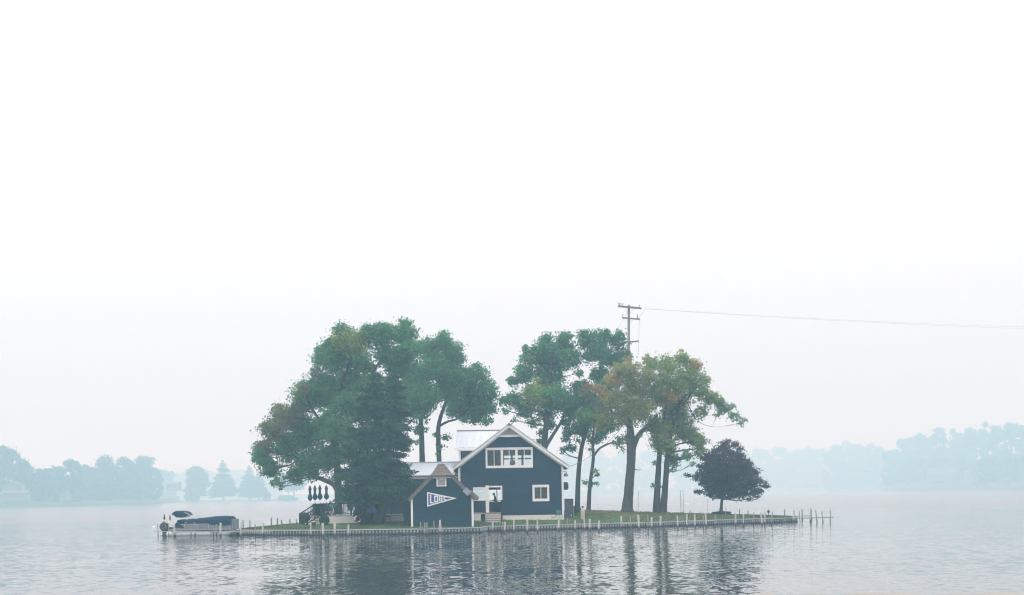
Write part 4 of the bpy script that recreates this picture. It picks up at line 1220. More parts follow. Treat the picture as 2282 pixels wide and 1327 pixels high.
# ------------------------------------------------------------------ blue spruce with two leaders
def conifer(name, label, base, leaders, width, low, n_tier, m, tints, cat='tree', group=None, card=.16, per=26, world_trunk=.32, barkmat=None):
    """leaders: (dx, height); width(t): half width at relative height t"""
    t = thing(name, label, cat, tuple(base), group=group)
    tr = MB()
    C, O, T, A = [], [], [], []
    for li, (dx, H) in enumerate(leaders):
        tr.tube([(base.x + dx * .2, base.y, base.z - .2), (base.x + dx * .6, base.y, base.z + H * .4), (base.x + dx, base.y, base.z + H * .7), (base.x + dx, base.y, base.z + H)], [world_trunk * 1.2, world_trunk * .7, world_trunk * .35, .03], 9, .05)
        for k in range(n_tier):
            if li and k < n_tier * .42:
                continue
            tt = (k + random.uniform(-.3, .3)) / n_tier
            z = base.z + low + (H - low) * max(tt, 0)
            w = width(max(0, min(tt, 1)))
            nb = max(5, int(9 + 7 * w / 3))
            for b in range(nb):
                a = random.uniform(0, 2 * math.pi)
                L = w * random.uniform(.45, 1.0) ** .8 * random.choice((1, 1, 1.1, 1.22))
                if L < .15:
                    continue
                droop = random.uniform(.10, .32) * L
                d = np.array([math.cos(a), math.sin(a), 0])
                o = np.array([base.x + dx * min(1, .3 + tt), base.y, z])
                if li: L *= .8
                e = o + d * L + np.array([0, 0, -droop + .10 * L])
                tr.tube([o, o + d * L * .5 + np.array([0, 0, -droop * .2]), e], [.03, .02, .008], 4)
                nc = max(4, int(per * L))
                u = rng.uniform(.12, 1, nc) ** .8
                sp_ = rng.normal(size=(nc, 3)) * np.array([.11, .11, .06]) * (1.5 - .6 * u[:, None]) * (1 + .25 * L)
                lat = np.array([-d[1], d[0], 0]) * rng.normal(size=(nc, 1)) * .28 * L * (1.1 - u[:, None])
                pos = o + d * (L * u)[:, None] + np.array([0, 0, 1]) * (-droop * u ** 1.6 + .1 * L * u ** 3)[:, None] + sp_ + lat - np.array([0, 0, .06])
                C.append(pos)
                A.append(np.tile(d, (nc, 1)) + rng.normal(size=(nc, 3)) * .55 + np.array([0, 0, -.25]))
                tc_ = np.array(tints[random.randrange(len(tints))]) * random.uniform(.8, 1.25)
                T.append(np.tile(tc_, (nc, 1)))
    C = np.concatenate(C); A = np.concatenate(A); T = np.concatenate(T)
    n = len(C)
    A /= np.linalg.norm(A, axis=1, keepdims=True)
    b = np.cross(A, rng.normal(size=(n, 3)) + np.array([0, 0, .8])); b /= np.linalg.norm(b, axis=1, keepdims=True) + 1e-6
    s = (card * rng.uniform(.6, 1.35, n))[:, None]
    v = np.empty((n, 4, 3), np.float32)
    v[:, 0] = C - A * s * 1.1; v[:, 1] = C - b * s * .38; v[:, 2] = C + A * s * 1.3; v[:, 3] = C + b * s * .38
    part('trunk', tr, barkmat or bark, t, smooth=True)
    add_leaves('crown', (v.reshape(-1, 3), np.repeat(T * rng.uniform(.8, 1.2, (n, 1)), 4, 0)), m, t)
    return t
cb = on_ground(837, 121.3)
zt = P(840, 822, 121.3).z - cb.z
conifer('spruce_tree', 'dense dark spruce with two leaders beside the pennant shed', cb, [(.05, zt), (1.75, zt * .985)],
        lambda t: float(np.interp(t, (0, .08, .2, .35, .5, .65, .8, .93, 1), (3.4, 3.75, 3.35, 2.95, 2.5, 1.95, 1.35, .65, .12))), 2.25, 27, needlem,
        [(.020, .072, .044), (.026, .086, .046), (.015, .056, .042), (.050, .125, .050)], card=.125, per=70)

# ------------------------------------------------------------------ utility pole and wires
UY = 147.0
ub = on_ground(1402, UY)
pole = thing('utility_pole', 'tall wooden utility pole with three crossarms rising among the trees', 'utility pole', tuple(ub))
ptop = P(1401.5, 680, UY)
part('shaft', MB().tube([(ub.x, UY, ub.z - .3), (ub.x, UY, ub.z + 8), (ptop.x, UY, ptop.z)], [.22, .19, .125], 10, .03), polewood, pole, smooth=True)
def arm(x0, y0, x1, y1, yo, w=.13):
    return part('crossarm', MB().beam(P(x0, y0, UY + yo), P(x1, y1, UY + yo), w, w * 1.1), polewood, pole)
arm(1377, 683, 1430, 688, -.2, .15); arm(1376.5, 682.3, 1427, 686.8, .2, .13); arm(1386, 708.5, 1426, 712, -.18); arm(1402, 762.5, 1423, 761, -.16)
for (a, b) in (((1392.5, 687), (1399.5, 699)), ((1413, 688), (1404, 699)), ((1411, 713.5), (1404, 720)), ((1410, 763.5), (1404, 771))):
    part('brace', MB().beam(P(*a, UY - .3), P(*b, UY - .22), .05, .02), galv, pole)
for (x, y) in ((1380, 682.5), (1388, 683.5), (1425, 687), (1388, 708), (1420, 711)):
    q = P(x, y, UY - .2)
    part('insulator', MB().lathe([(.03, 0), (.03, .1), (.07, .12), (.05, .18), (.065, .2), (.03, .27)], (q.x, q.y, q.z + .06), 8), galv, pole)
q = P(1420.4, 711, UY - .2)
part('fuse_cutout', MB().tube([q, q + Vector((.03, 0, .45))], .035, 7), blackm, pole)
def wire(name, A, B, sag, r, label, n=40):
    A, B = Vector(A), Vector(B)
    pts = [A.lerp(B, k / n) - Vector((0, 0, sag * 4 * (k / n) * (1 - k / n))) for k in range(n + 1)]
    solo(name, MB().tube(pts, r, 5), cable, label, 'wire', 'overhead wires', origin=tuple(A))
wire('overhead_wire', P(1437, 688, UY - .2), P(2700, 737, UY + 12), .45, .007, 'upper of two thin power lines running right from the utility pole')
wire('overhead_wire', P(1437, 689, UY + .2), P(2700, 744, UY + 11), .40, .007, 'lower of two thin power lines running right from the utility pole')
wire('overhead_wire', P(1437, 688.5, UY), P(1424.5, 705, UY), .12, .012, 'short slack wire below the top crossarm', 10)
wire('overhead_wire', P(1425, 706, UY), P(1422, 800, UY), .0, .012, 'thin wire hanging down beside the utility pole', 8)
wire('overhead_wire', P(1397, 699, UY), P(1372, 742, UY - 2), .0, .012, 'thin wire dropping left from the pole into the tree', 8)
wire('overhead_wire', (HX1 + .1, 128, 5.35), P(1400, 935, UY), .8, .022, 'dark service cable sagging from the house corner to the trees', 24)
# gull on the crossarm
gq = P(1380, 681.3, UY - .2)
gull = thing('gull', 'small grey gull perched on the left end of the top crossarm', 'bird', tuple(gq), rz=R(200))
gm = mat('gull grey', (.38, .39, .40), .8, .1, 10); gw = mat('gull white', (.7, .7, .7), .8, .05, 10)
part('body', MB().tube([(-.25, 0, .13), (-.14, 0, .15), (0, 0, .18), (.11, 0, .23), (.15, 0, .29), (.19, 0, .32), (.225, 0, .315)], [.012, .05, .085, .075, .045, .045, .018], 10), gw, gull, world=False, smooth=True)
for s in (-1, 1):
    part('wing', MB().tube([(.09, s * .065, .22), (-.06, s * .08, .19), (-.3, s * .03, .15)], [.03, .045, .008], 8), gm, gull, world=False, smooth=True)
    part('leg', MB().tube([(.0, s * .03, .11), (.0, s * .03, 0)], .008, 5), brown, gull, world=False)
part('beak', MB().tube([(.225, 0, .315), (.285, 0, .305)], [.014, .004], 6), brown, gull, world=False)

# ------------------------------------------------------------------ pontoon boat
BYd = 121.3
k_ = BYd / F
def bx(px): return (px - CX) * k_
def bz(px, py): return P(px, py, BYd).z
boat = thing('pontoon_boat', 'pontoon boat under a navy cover with folded top, moored at the left dock', 'boat', (bx(450), BYd, 0))
hw = 1.22
for s in (-1, 1):
    yy = BYd + s * .85
    part('pontoon', MB().tube([(bx(376), yy, .12), (bx(380), yy, .16), (bx(500), yy, .16), (bx(514), yy, .22), (bx(523), yy, .40)], [.16, .30, .30, .26, .06], 12), alum, boat, smooth=True)
part('boat_deck', MB().box(bx(384), bx(521), BYd - hw, BYd + hw, .47, .56), alum, boat)
for s in (-1, 1):
    yy = BYd + s * hw
    part('side_panel', MB().box(bx(394), bx(520), min(yy, yy - s * .04), max(yy, yy - s * .04), .56, .98), boatw, boat)
    part('top_rail', MB().tube([(bx(392), yy, 1.0), (bx(520), yy, 1.0)], .022, 6), alum, boat)
    part('trim_stripe', MB().box(bx(394), bx(520), min(yy + s * .002, yy + s * .01), max(yy + s * .002, yy + s * .01), .70, .76), mat('bronze stripe', (.25, .18, .12), .5, .1, 3), boat)
    part('rub_rail', MB().box(bx(384), bx(521), min(yy, yy + s * .03), max(yy, yy + s * .03), .49, .54), boatw, boat)
    for px in (405, 418, 447, 470, 495, 517):
        part('rail_stanchion', MB().tube([(bx(px), yy + s * .012, .56), (bx(px), yy + s * .012, 1.02)], .018, 6), alum, boat)
for (a, b) in ((408, 425), (428, 455), (480, 512)):
    st = part('bench_seat', MB().box(bx(a), bx(b), BYd + .35, BYd + 1.1, .56, .95), seatm, boat)
    part('seat_back', MB().box(bx(a), bx(b), BYd + 1.0, BYd + 1.12, .95, 1.2), seatm, st)
part('console', MB().prism([(bx(456), .56), (bx(470), .56), (bx(468), 1.15), (bx(459), 1.25)], BYd - .9, BYd - .1), boatw, boat)
# cover lofted along the boat
st = [(401, 1160, 1163.5), (415, 1158.8, 1163.4), (440, 1157.2, 1163.2), (455, 1155.8, 1163.3), (466, 1154.5, 1164.5), (472, 1153.6, 1167.5), (478, 1152.8, 1170), (490, 1151.8, 1170.5), (505, 1151.4, 1170.5), (515, 1151.8, 1170.5), (519, 1154, 1170.5)]
cov = MB()
nsec = 11
for (px, t_, b_) in st:
    zt_, zb_ = bz(px, t_), bz(px, b_)
    sec = [(-hw - .03, zb_), (-hw - .035, zb_ + (zt_ - zb_) * .55), (-hw * .95, zb_ + (zt_ - zb_) * .93)]
    for q in range(5):
        yy = -hw * .75 + hw * 1.5 * q / 4
        sec.append((yy, zt_ + .06 * (1 - (yy / hw) ** 2) + random.uniform(-.018, .018)))
    sec += [(hw * .95, zb_ + (zt_ - zb_) * .93), (hw + .035, zb_ + (zt_ - zb_) * .55), (hw + .03, zb_)]
    for yy, z in sec:
        cov.v.append((bx(px), BYd + yy, z))
for i in range(len(st) - 1):
    for j in range(nsec - 1):
        a = i * nsec + j
        cov.f.append((a, a + nsec, a + nsec + 1, a + 1))
cov.f.append(tuple(range(nsec))); cov.f.append(tuple((len(st) - 1) * nsec + j for j in range(nsec - 1, -1, -1)))
part('mooring_cover', cov, boatcover, boat)
part('stern_cover', MB().prism([(bx(390.5), bz(390, 1176)), (bx(418), bz(418, 1175.5)), (bx(411), bz(411, 1170)), (bx(402), bz(402, 1164)), (bx(400), bz(400, 1164))], BYd - hw - .03, BYd + hw), boatcover, boat)
part('bow_gate', MB().box(bx(520), bx(523), BYd - 1.0, BYd + 1.0, .56, 1.38).box(bx(524), bx(527), BYd - .9, BYd + .9, .5, 1.36), mat('grey mesh gate', (.22, .26, .30), .6, .15, 5), boat)
part('cover_support', MB().tube([(bx(447.5), BYd - hw * .9, .56), (bx(447.5), BYd - hw * .9, bz(447, 1160))], .03, 6), blackm, boat)
# folded bimini top
bim = [(388, 1148), (390, 1143), (397, 1139), (408, 1139.5), (417, 1141), (424, 1147.5), (420, 1150), (413, 1153.6), (398, 1153), (393, 1148.5)]
bpoly = [(bx(x), bz(x, y)) for x, y in reversed(bim)]
cvx = sum(p[0] for p in bpoly) / len(bpoly); cvz = sum(p[1] for p in bpoly) / len(bpoly)
bm_ = MB()
nb_ = len(bpoly)
lay = [(-1.15, .86), (-1.0, 1.0), (-.4, .96), (.4, 1.0), (1.0, .98), (1.15, .85)]
for yy, sc in lay:
    for x, z in bpoly:
        bm_.v.append((cvx + (x - cvx) * sc, BYd + yy, cvz + (z - cvz) * sc + random.uniform(-.02, .02)))
for i in range(len(lay) - 1):
    for j in range(nb_):
        a, b = i * nb_ + j, i * nb_ + (j + 1) % nb_
        bm_.f.append((b, a, a + nb_, b + nb_))
bm_.f.append(tuple(range(nb_))); bm_.f.append(tuple((len(lay) - 1) * nb_ + j for j in range(nb_ - 1, -1, -1)))
part('bimini_top', bm_, boatcover, boat)
for s in (-1.1, 1.1):
    for (a, b) in (((417, 1141.5), (446, 1155)), ((424, 1147.5), (445, 1156.5)), ((413, 1153), (426, 1159)), ((420, 1150), (431, 1153.5))):
        part('bimini_strut', MB().tube([(bx(a[0]), BYd + s, bz(*a)), (bx(b[0]), BYd + s, bz(*b))], .022, 6), alum, boat)
# outboard motor
mot = [(354.5, 1174), (356.5, 1168.5), (363, 1163.2), (369, 1165), (374.5, 1167), (375, 1176), (373, 1183), (360, 1184), (357, 1180)]
mp_ = [(bx(x), bz(x, y)) for x, y in reversed(mot)]
cvx = sum(p[0] for p in mp_) / len(mp_); cvz = sum(p[1] for p in mp_) / len(mp_)
mm = MB(); nb_ = len(mp_)
lay = [(-.26, .7), (-.22, .92), (-.1, 1), (.1, 1), (.22, .92), (.26, .7)]
for yy, sc in lay:
    for x, z in mp_:
        mm.v.append((cvx + (x - cvx) * sc, BYd + yy, cvz + (z - cvz) * sc))
for i in range(len(lay) - 1):
    for j in range(nb_):
        a, b = i * nb_ + j, i * nb_ + (j + 1) % nb_
        mm.f.append((b, a, a + nb_, b + nb_))
mm.f.append(tuple(range(nb_))); mm.f.append(tuple((len(lay) - 1) * nb_ + j for j in range(nb_ - 1, -1, -1)))
mo = part('outboard_motor', mm, motor_m, boat)
part('lower_unit', MB().box(bx(361), bx(371), BYd - .08, BYd + .08, -.35, .5).box(bx(356), bx(372), BYd - .16, BYd + .16, .04, .08), motor_m, mo)
part('engine_mount', MB().box(bx(372), bx(386), BYd - .25, BYd + .25, .35, .75), blackm, boat)
# flags and gear at the stern
for px, top, m_, nm in ((369, 1144.5, navycloth, 'navy'), (381.5, 1145.5, mat('faded red cloth', (.32, .13, .11), .8, .12, 5), 'red')):
    x = bx(px)
    part('flag_staff', MB().tube([(x + .12, BYd - .6, .75), (x, BYd - .6, bz(px, top))], .014, 5), alum, boat)
    part('furled_flag', MB().lathe([(.02, -.5), (.075, -.38), (.06, -.2), (.03, -.05), (.01, 0)], (x, BYd - .6, bz(px, top) - .05), 9, .2, 3), m_, boat)
part('boarding_ladder', MB().tube([(bx(372), BYd - .8, 1.15), (bx(379), BYd - .8, .72)], .03, 6).tube([(bx(366), BYd - .7, 1.24), (bx(377), BYd - .7, 1.22)], .018, 5), blackm, boat)
# white mooring buoy
bY = water_depth(342, 1176)
solo('mooring_buoy', MB().lathe([(.05, -.12), (.13, -.06), (.17, .03), (.13, .10), (.05, .14), (.03, .16), (.03, .19), (.01, .2)], ((342 - CX) * bY / F, bY, 0), 14), white, 'small white buoy floating left of the outboard motor', 'buoy', smooth=True)

# ------------------------------------------------------------------ small things on the island
def bush(name, label, px, Y, r, h, tint, dens=500, group=None):
    b = on_ground(px, Y)
    t = thing(name, label, 'shrub', tuple(b), group=group)
    n = int(dens * r * r * 22)
    d = rng.normal(size=(n, 3)); d /= np.linalg.norm(d, axis=1, keepdims=True)
    rr = rng.uniform(.75, 1.03, (n, 1))
    C = np.array(b) + np.array([0, 0, h / 2]) + d * rr * np.array([r, r, h / 2])
    T = np.tile(np.array(tint), (n, 1)) * rng.uniform(.75, 1.25, (n, 1))
    add_leaves('foliage', leaf_quads(C, d * 1.4, T, .055), leafm, t)
    part('stem', MB().tube([b - Vector((0, 0, .1)), b + Vector((.03, 0, h * .5)), b + Vector((0, .02, h * .8))], [.05, .04, .02], 6), bark, t)
    return t
bush('clipped_shrub', 'rounded clipped shrub left of the corner steps', 678, 126.2, .5, 1.0, (.036, .100, .048), group='clipped shrubs')
bush('clipped_shrub', 'ball-shaped clipped shrub right of the corner steps', 721.5, 122.6, .44, .85, (.036, .105, .046), group='clipped shrubs')
bush('dark_shrub', 'dark shrub filling the foot of the spruce on its left', 812, 121.6, .95, 1.75, (.020, .036, .036))
bush('low_shrub', 'low leafy plant at the foot of the slim trunk beside the cabinet', 1284, 134.5, .42, .7, (.05, .08, .05))
bush('low_shrub', 'low mulch planting around the purple maple trunk', 1607, 142.0, .95, .28, (.035, .035, .030))
# blue tarp, life ring
tb_ = P(829, 1143, 120.6)
solo('folded_tarp', MB().prism([(tb_.x - .42, tb_.z), (tb_.x + .35, tb_.z), (tb_.x + .33, tb_.z + .3), (tb_.x + .1, tb_.z + .42), (tb_.x - .25, tb_.z + .36), (tb_.x - .44, tb_.z + .15)], 120.5, 120.9), mat('blue tarp', (.012, .04, .16), .5, .2, 4), 'blue tarp folded over the shrub under the spruce', 'tarp')
lr = P(797, 1157, 121.0)
ring = thing('life_ring', 'red and white life ring leaning by the shrub under the spruce', 'life ring', (lr.x, lr.y, lr.z))
def torus_arc(a0, a1, n, R_=.25, r_=.075):
    return MB().tube([(R_ * math.cos(a0 + (a1 - a0) * k / n), .0, R_ * math.sin(a0 + (a1 - a0) * k / n)) for k in range(n + 1)], r_, 8)
for k in range(4):
    part('red_segment' if k % 2 == 0 else 'white_segment', torus_arc(k * math.pi / 2 + .3, (k + 1) * math.pi / 2 + .3, 6), mat('life ring red', (.42, .07, .07), .5, .08, 5) if k % 2 == 0 else white, ring, world=False)
# bin beside the shed
bb = on_ground(907, 118.6)
bin_ = thing('waste_bin', 'dark wheeled bin beside the left corner of the shed', 'bin', (bb.x, bb.y, bb.z))
part('body', MB().add([(-.24, -.27, 0), (.24, -.27, 0), (.24, .27, 0), (-.24, .27, 0), (-.3, -.34, .95), (.3, -.34, .95), (.3, .34, .95), (-.3, .34, .95)], [(0, 3, 2, 1), (4, 5, 6, 7), (0, 1, 5, 4), (1, 2, 6, 5), (2, 3, 7, 6), (3, 0, 4, 7)]), darkrail, bin_, world=False)
part('lid', MB().prism([(-.33, .955), (.33, .955), (.3, 1.03), (-.28, 1.05)], -.38, .38), darkrail, bin_, world=False)
for s in (-1, 1):
    part('wheel', MB().tube([(s * .25, .3, .1), (s * .31, .3, .1)], .11, 10), blackm, bin_, world=False)
# cabinet, gas cylinder, hose reel
cbn = on_ground(1268, 128.4)
cab = thing('utility_cabinet', 'grey-blue utility cabinet against the right wall of the house', 'cabinet', tuple(cbn))
cabm = mat('cabinet paint', (.060, .075, .098), .6, .1, 2)
part('body', MB().box(-.40, .38, 0, .7, .05, 1.72), cabm, cab, world=False)
part('door', MB().box(-.36, .34, -.025, -.002, .12, 1.64), cabm, cab, world=False)
part('roof_cap', MB().box(-.43, .41, -.05, .73, 1.722, 1.77), cabm, cab, world=False)
part('plinth', MB().box(-.38, .36, .02, .68, -.2, .05), galv, cab, world=False)
part('lock', MB().tube([(.18, -.06, .28), (.18, -.02, .28)], .05, 10), white, cab, world=False)
part('conduit', MB().tube([(.42, .2, 0), (.42, .2, .95)], .022, 6), alum, cab, world=False)
gc = on_ground(1298, 127.6)
cyl = thing('gas_cylinder', 'cream gas cylinder with dark valve collar on the lawn', 'gas cylinder', tuple(gc))
cream = mat('cream tank paint', (.52, .48, .42), .55, .08, 4)
part('body', MB().lathe([(.15, 0), (.17, .04), (.185, .1), (.185, .88), (.16, .97), (.09, 1.02)], n=16), cream, cyl, world=False, smooth=True)
part('collar', MB().lathe([(.085, 1.02), (.09, 1.04), (.09, 1.2), (.075, 1.2), (.075, 1.05)], n=12), blackm, cyl, world=False)
part('foot_ring', MB().lathe([(.155, -.06), (.16, -.05), (.16, .03), (.15, .03)], n=14), cream, cyl, world=False)
hr = Vector((4.12, 126.86, 1.42))
reel = thing('hose_reel', 'green hose reel on the house wall near the right corner', 'hose reel', tuple(hr))
for s in (-1, 1):
    part('flange', MB().tube([(s * .13, 0, 0), (s * .16, 0, 0)], .2, 16), galv, reel, world=False)
part('drum', MB().tube([(-.13, 0, 0), (.13, 0, 0)], .1, 12), galv, reel, world=False)
hs = MB()
hm = mat('green hose', (.02, .17, .14), .5, .12, 6)
for k in range(5):
    xx = -.1 + k * .05
    hs.tube([(xx, .15 * math.cos(a), .15 * math.sin(a)) for a in np.linspace(0, 2 * math.pi, 13)], .026, 6)
part('coiled_hose', hs, hm, reel, world=False)
part('bracket', MB().box(-.18, .18, .08, .12, -.24, -.2).box(-.03, .03, .05, .13, -.24, .1), galv, reel, world=False)
part('hose_end', MB().tube([(-.1, -.15, 0), (-.2, -.16, -.2), (-.32, -.14, -.42), (-.5, -.12, -.5), (-.62, -.12, -.4), (-.6, -.12, -.28)], .018, 6), blackm, reel, world=False)
# thin marker rods behind the trees
for i, (px, t, b, lab) in enumerate(((1422, 1095, 1144, 'thin upright rod right of the thick trunk'), (1517.5, 1093, 1148, 'left of two tall thin rods between twin trunks and purple maple'), (1523, 1093, 1148, 'right of two tall thin rods between twin trunks and purple maple'),
                                      (1577.5, 1113, 1148, 'thin rod just left of the purple maple'), (1600, 1133, 1148, 'short thin rod beside the purple maple trunk'), (1617, 1127, 1158, 'thin rod just right of the purple maple trunk'))):
    Y = 150 if i < 5 else 138
    b_ = P(px, b, Y); t_ = P(px - random.uniform(-1, 1.5), t, Y)
    g0 = ground(b_.x, Y) - .1
    solo('marker_rod', MB().tube([(b_.x, Y, g0), tuple(t_)], .026, 6), greypost, lab, 'rod', 'marker rods', origin=(b_.x, Y, g0))
# round lamp on the lawn near the right tip
lp = on_ground(1712, 142.6)
gl = thing('lawn_lamp', 'small dark globe lamp on the lawn near the right tip', 'lamp', tuple(lp))
part('post', MB().tube([(0, 0, -.05), (0, 0, .3)], .04, 8), blackm, gl, world=False)
part('globe', MB().lathe([(.05, .26), (.13, .32), (.16, .42), (.12, .52), (.05, .57), (.02, .6)], n=12), mat('globe', (.10, .12, .10), .4, .15, 5), gl, world=False, smooth=True)

# ------------------------------------------------------------------ person in the doorway
def person(loc):
    t = thing('person', 'person in dark clothes and cap standing in the porch doorway', 'person', tuple(loc), rz=R(172))
    import bmesh
    # facing +x in local space; profile pose, head bent, arms forward
    J = {'pelvis': (0, 0, .95), 'spine': (-.02, 0, 1.12), 'chest': (.02, 0, 1.32), 'neck': (.07, 0, 1.49), 'head': (.12, 0, 1.56), 'top': (.13, 0, 1.68),
         'hl': (0, .09, .90), 'kl': (.05, .10, .50), 'al': (-.02, .10, .09), 'tl': (.14, .11, .03),
         'hr': (0, -.09, .90), 'kr': (.01, -.10, .50), 'ar': (-.10, -.10, .09), 'tr': (.06, -.11, .03),
         'sl': (.02, .18, 1.40), 'el': (.05, .24, 1.13), 'wl': (.28, .20, 1.04), 'sr': (.02, -.18, 1.40), 'er': (.03, -.24, 1.12), 'wr': (.27, -.19, 1.06)}
    rad = {'pelvis': (.15, .12), 'spine': (.145, .115), 'chest': (.16, .12), 'neck': (.055, .055), 'head': (.085, .08), 'top': (.075, .07), 'hl': (.095, .095), 'kl': (.062, .062), 'al': (.042, .042), 'tl': (.035, .03),
           'hr': (.095, .095), 'kr': (.062, .062), 'ar': (.042, .042), 'tr': (.035, .03), 'sl': (.065, .06), 'el': (.045, .045), 'wl': (.032, .03), 'sr': (.065, .06), 'er': (.045, .045), 'wr': (.032, .03)}
    E = [('pelvis', 'spine'), ('spine', 'chest'), ('chest', 'neck'), ('neck', 'head'), ('head', 'top'), ('pelvis', 'hl'), ('hl', 'kl'), ('kl', 'al'), ('al', 'tl'), ('pelvis', 'hr'), ('hr', 'kr'), ('kr', 'ar'), ('ar', 'tr'),
         ('chest', 'sl'), ('sl', 'el'), ('el', 'wl'), ('chest', 'sr'), ('sr', 'er'), ('er', 'wr')]
    names = list(J)
    for s, w in ((1, 'wl'), (-1, 'wr')):
        wx, wy, wz_ = J[w]
        pn = w + 'palm'
        J[pn] = (wx + .07, wy, wz_ - .005); rad[pn] = (.03, .022); names.append(pn); E.append((w, pn))
        for k, (dy, L) in enumerate(((-.028, .068), (-.010, .078), (.009, .074), (.027, .058))):
            a, b = '%sf%da' % (w, k), '%sf%db' % (w, k)
            J[a] = (wx + .07 + L * .6, wy + dy, wz_ - .012); J[b] = (wx + .07 + L * .95, wy + dy, wz_ - .042)
            rad[a] = (.0095, .0095); rad[b] = (.008, .008)
            names += [a, b]; E += [(pn, a), (a, b)]
        a, b = w + 'ta', w + 'tb'
        J[a] = (wx + .065, wy - s * .035, wz_ + .005); J[b] = (wx + .105, wy - s * .045, wz_ - .005)
        rad[a] = (.011, .011); rad[b] = (.009, .009); names += [a, b]; E += [(pn, a), (a, b)]
    me = bpy.data.meshes.new('body')
    me.from_pydata([J[n] for n in names], [(names.index(a), names.index(b)) for a, b in E], [])
    ob = bpy.data.objects.new('body', me)
    COL.objects.link(ob)
    sk = ob.modifiers.new('skin', 'SKIN'); sk.use_smooth_shade = True
    ob.modifiers.new('sub', 'SUBSURF').levels = 1
    for i, n in enumerate(names):
        me.skin_vertices[0].data[i].radius = rad[n]
        me.skin_vertices[0].data[i].use_root = (n == 'pelvis')
    dg = bpy.context.evaluated_depsgraph_get()
    me2 = bpy.data.meshes.new_from_object(ob.evaluated_get(dg))
    bpy.data.objects.remove(ob)
    shirt = mat('dark shirt', (.030, .036, .050), .9, .1, 8); jeans = mat('dark jeans', (.028, .038, .062), .9, .12, 8); skin = mat('skin', (.30, .19, .14), .6, .05, 10); shoe = blackm
    me2.materials.clear()
    for m_ in (shirt, jeans, skin, shoe):
        me2.materials.append(m_)
    for p in me2.polygons:
        c = p.center
        arm_ = abs(c.y) > .16 and c.z > 1.0
        if c.z < .12: p.material_index = 3
        elif c.z < .96 and not (arm_): p.material_index = 1
        elif c.z > 1.485 or (c.x > .2 and c.z > .95 and c.z < 1.2): p.material_index = 2
        else: p.material_index = 0
        p.use_smooth = True
    o = bpy.data.objects.new('body', me2)
    COL.objects.link(o)
    o.parent = t
    part('cap', MB().lathe([(.098, 0), (.1, .03), (.088, .08), (.05, .11), (.01, .12)], (.12, 0, 1.635), 14), navycloth, t, world=False, smooth=True)
    part('cap_brim', MB().add([(.19, -.07, 1.645), (.31, -.045, 1.625), (.31, .045, 1.625), (.19, .07, 1.645), (.19, -.07, 1.633), (.31, -.045, 1.613), (.31, .045, 1.613), (.19, .07, 1.633)], [(0, 1, 2, 3), (7, 6, 5, 4), (0, 4, 5, 1), (1, 5, 6, 2), (2, 6, 7, 3), (3, 7, 4, 0)]), navycloth, t, world=False)
    part('hair', MB().lathe([(.075, 0), (.088, .04), (.09, .1)], (.10, 0, 1.545), 12), mat('dark hair', (.02, .016, .013), .9, .1, 10), t, world=False, smooth=True)
    part('nose', MB().add([(.2, -.014, 1.585), (.2, .014, 1.585), (.232, 0, 1.583), (.203, 0, 1.625)], [(0, 1, 2), (1, 3, 2), (3, 0, 2), (0, 3, 1)]), skin, t, world=False)
    for s in (-1, 1):
        part('ear', MB().tube([(.115, s * .083, 1.575), (.11, s * .095, 1.605), (.12, s * .086, 1.63)], [.01, .016, .01], 6), skin, t, world=False)
        part('eye', MB().lathe([(.004, -.009), (.011, 0), (.004, .009)], (.199, s * .033, 1.618), 8), blackm, t, world=False)
    part('mouth', MB().box(.198, .206, -.024, .024, 1.552, 1.558), mat('lips', (.25, .11, .10), .5, .05, 10), t, world=False)
    return t
person(Vector((-1.52, 128.7, 1.5)))
# kitchen counter the person works at
ct = thing('counter', 'dark counter inside the porch doorway behind the person', 'counter', (-1.6, 131, 1.5))
part('top', MB().box(-.85, .85, -.3, .3, .88, .93), blackm, ct, world=False)
part('front_panel', MB().box(-.8, .8, -.26, .26, 0, .88), interior, ct, world=False)

# ------------------------------------------------------------------ far shores
farm = mat('far shore ground', (.060, .085, .050), .95, .2, .08, spec=.1)
def shore(name, pts, depth, h, label):
    """pts: (px, waterline py); a bank that rises behind the waterline"""
    mb = MB()
    prof = [(0, -.5), (.5, .5), (8, 1.2), (depth * .4, h * .6), (depth, h)]
    n = 0
    P_ = []
    for i in range(len(pts) - 1):
        for k in range(10):
            t = k / 10
            P_.append((pts[i][0] + (pts[i + 1][0] - pts[i][0]) * t, pts[i][1] + (pts[i + 1][1] - pts[i][1]) * t))
    P_.append(pts[-1])
    for px, py in P_:
        Y = water_depth(px, py)
        u = (px - CX) / F
        for d_, z in prof:
            mb.v.append((u * (Y + d_), Y + d_ + random.uniform(-.4, .4) * (d_ > 1), z + random.uniform(-.15, .15) * (d_ > 1)))
    m = len(prof)
    for i in range(len(P_) - 1):
        for k in range(m - 1):
            a = i * m + k
            mb.f.append((a, a + m, a + m + 1, a + 1))
    o = solo(name, mb, farm, kind='structure', smooth=True)
    o['label'] = label
    return o
def hor(px): return HC - (px - CX) * math.tan(ROLL)
def line_at(px, Y): return hor(px) + CAMZ * F / Y
shore('left_shore', [(-700, line_at(-700, 560)), (-200, 1134.8), (0, 1131.3), (150, 1128), (340, 1124), (400, 1121)], 200, 6, 'hazy wooded shore at the left')
shore('peninsula', [(330, 1121.5), (400, 1120.5), (500, 1118.8), (600, 1117.5), (665, 1116.5)], 70, 1.6, 'low hazy point of land with scattered trees')
shore('back_shore', [(px, line_at(px, 2100)) for px in (100, 700, 1150, 1500, 1750, 2150)], 200, 8, 'faint far shore behind the island')
shore('middle_shore', [(px, line_at(px, 1800)) for px in (1840, 1900, 1985, 2060)], 200, 8, 'pale wooded point between the far shores')
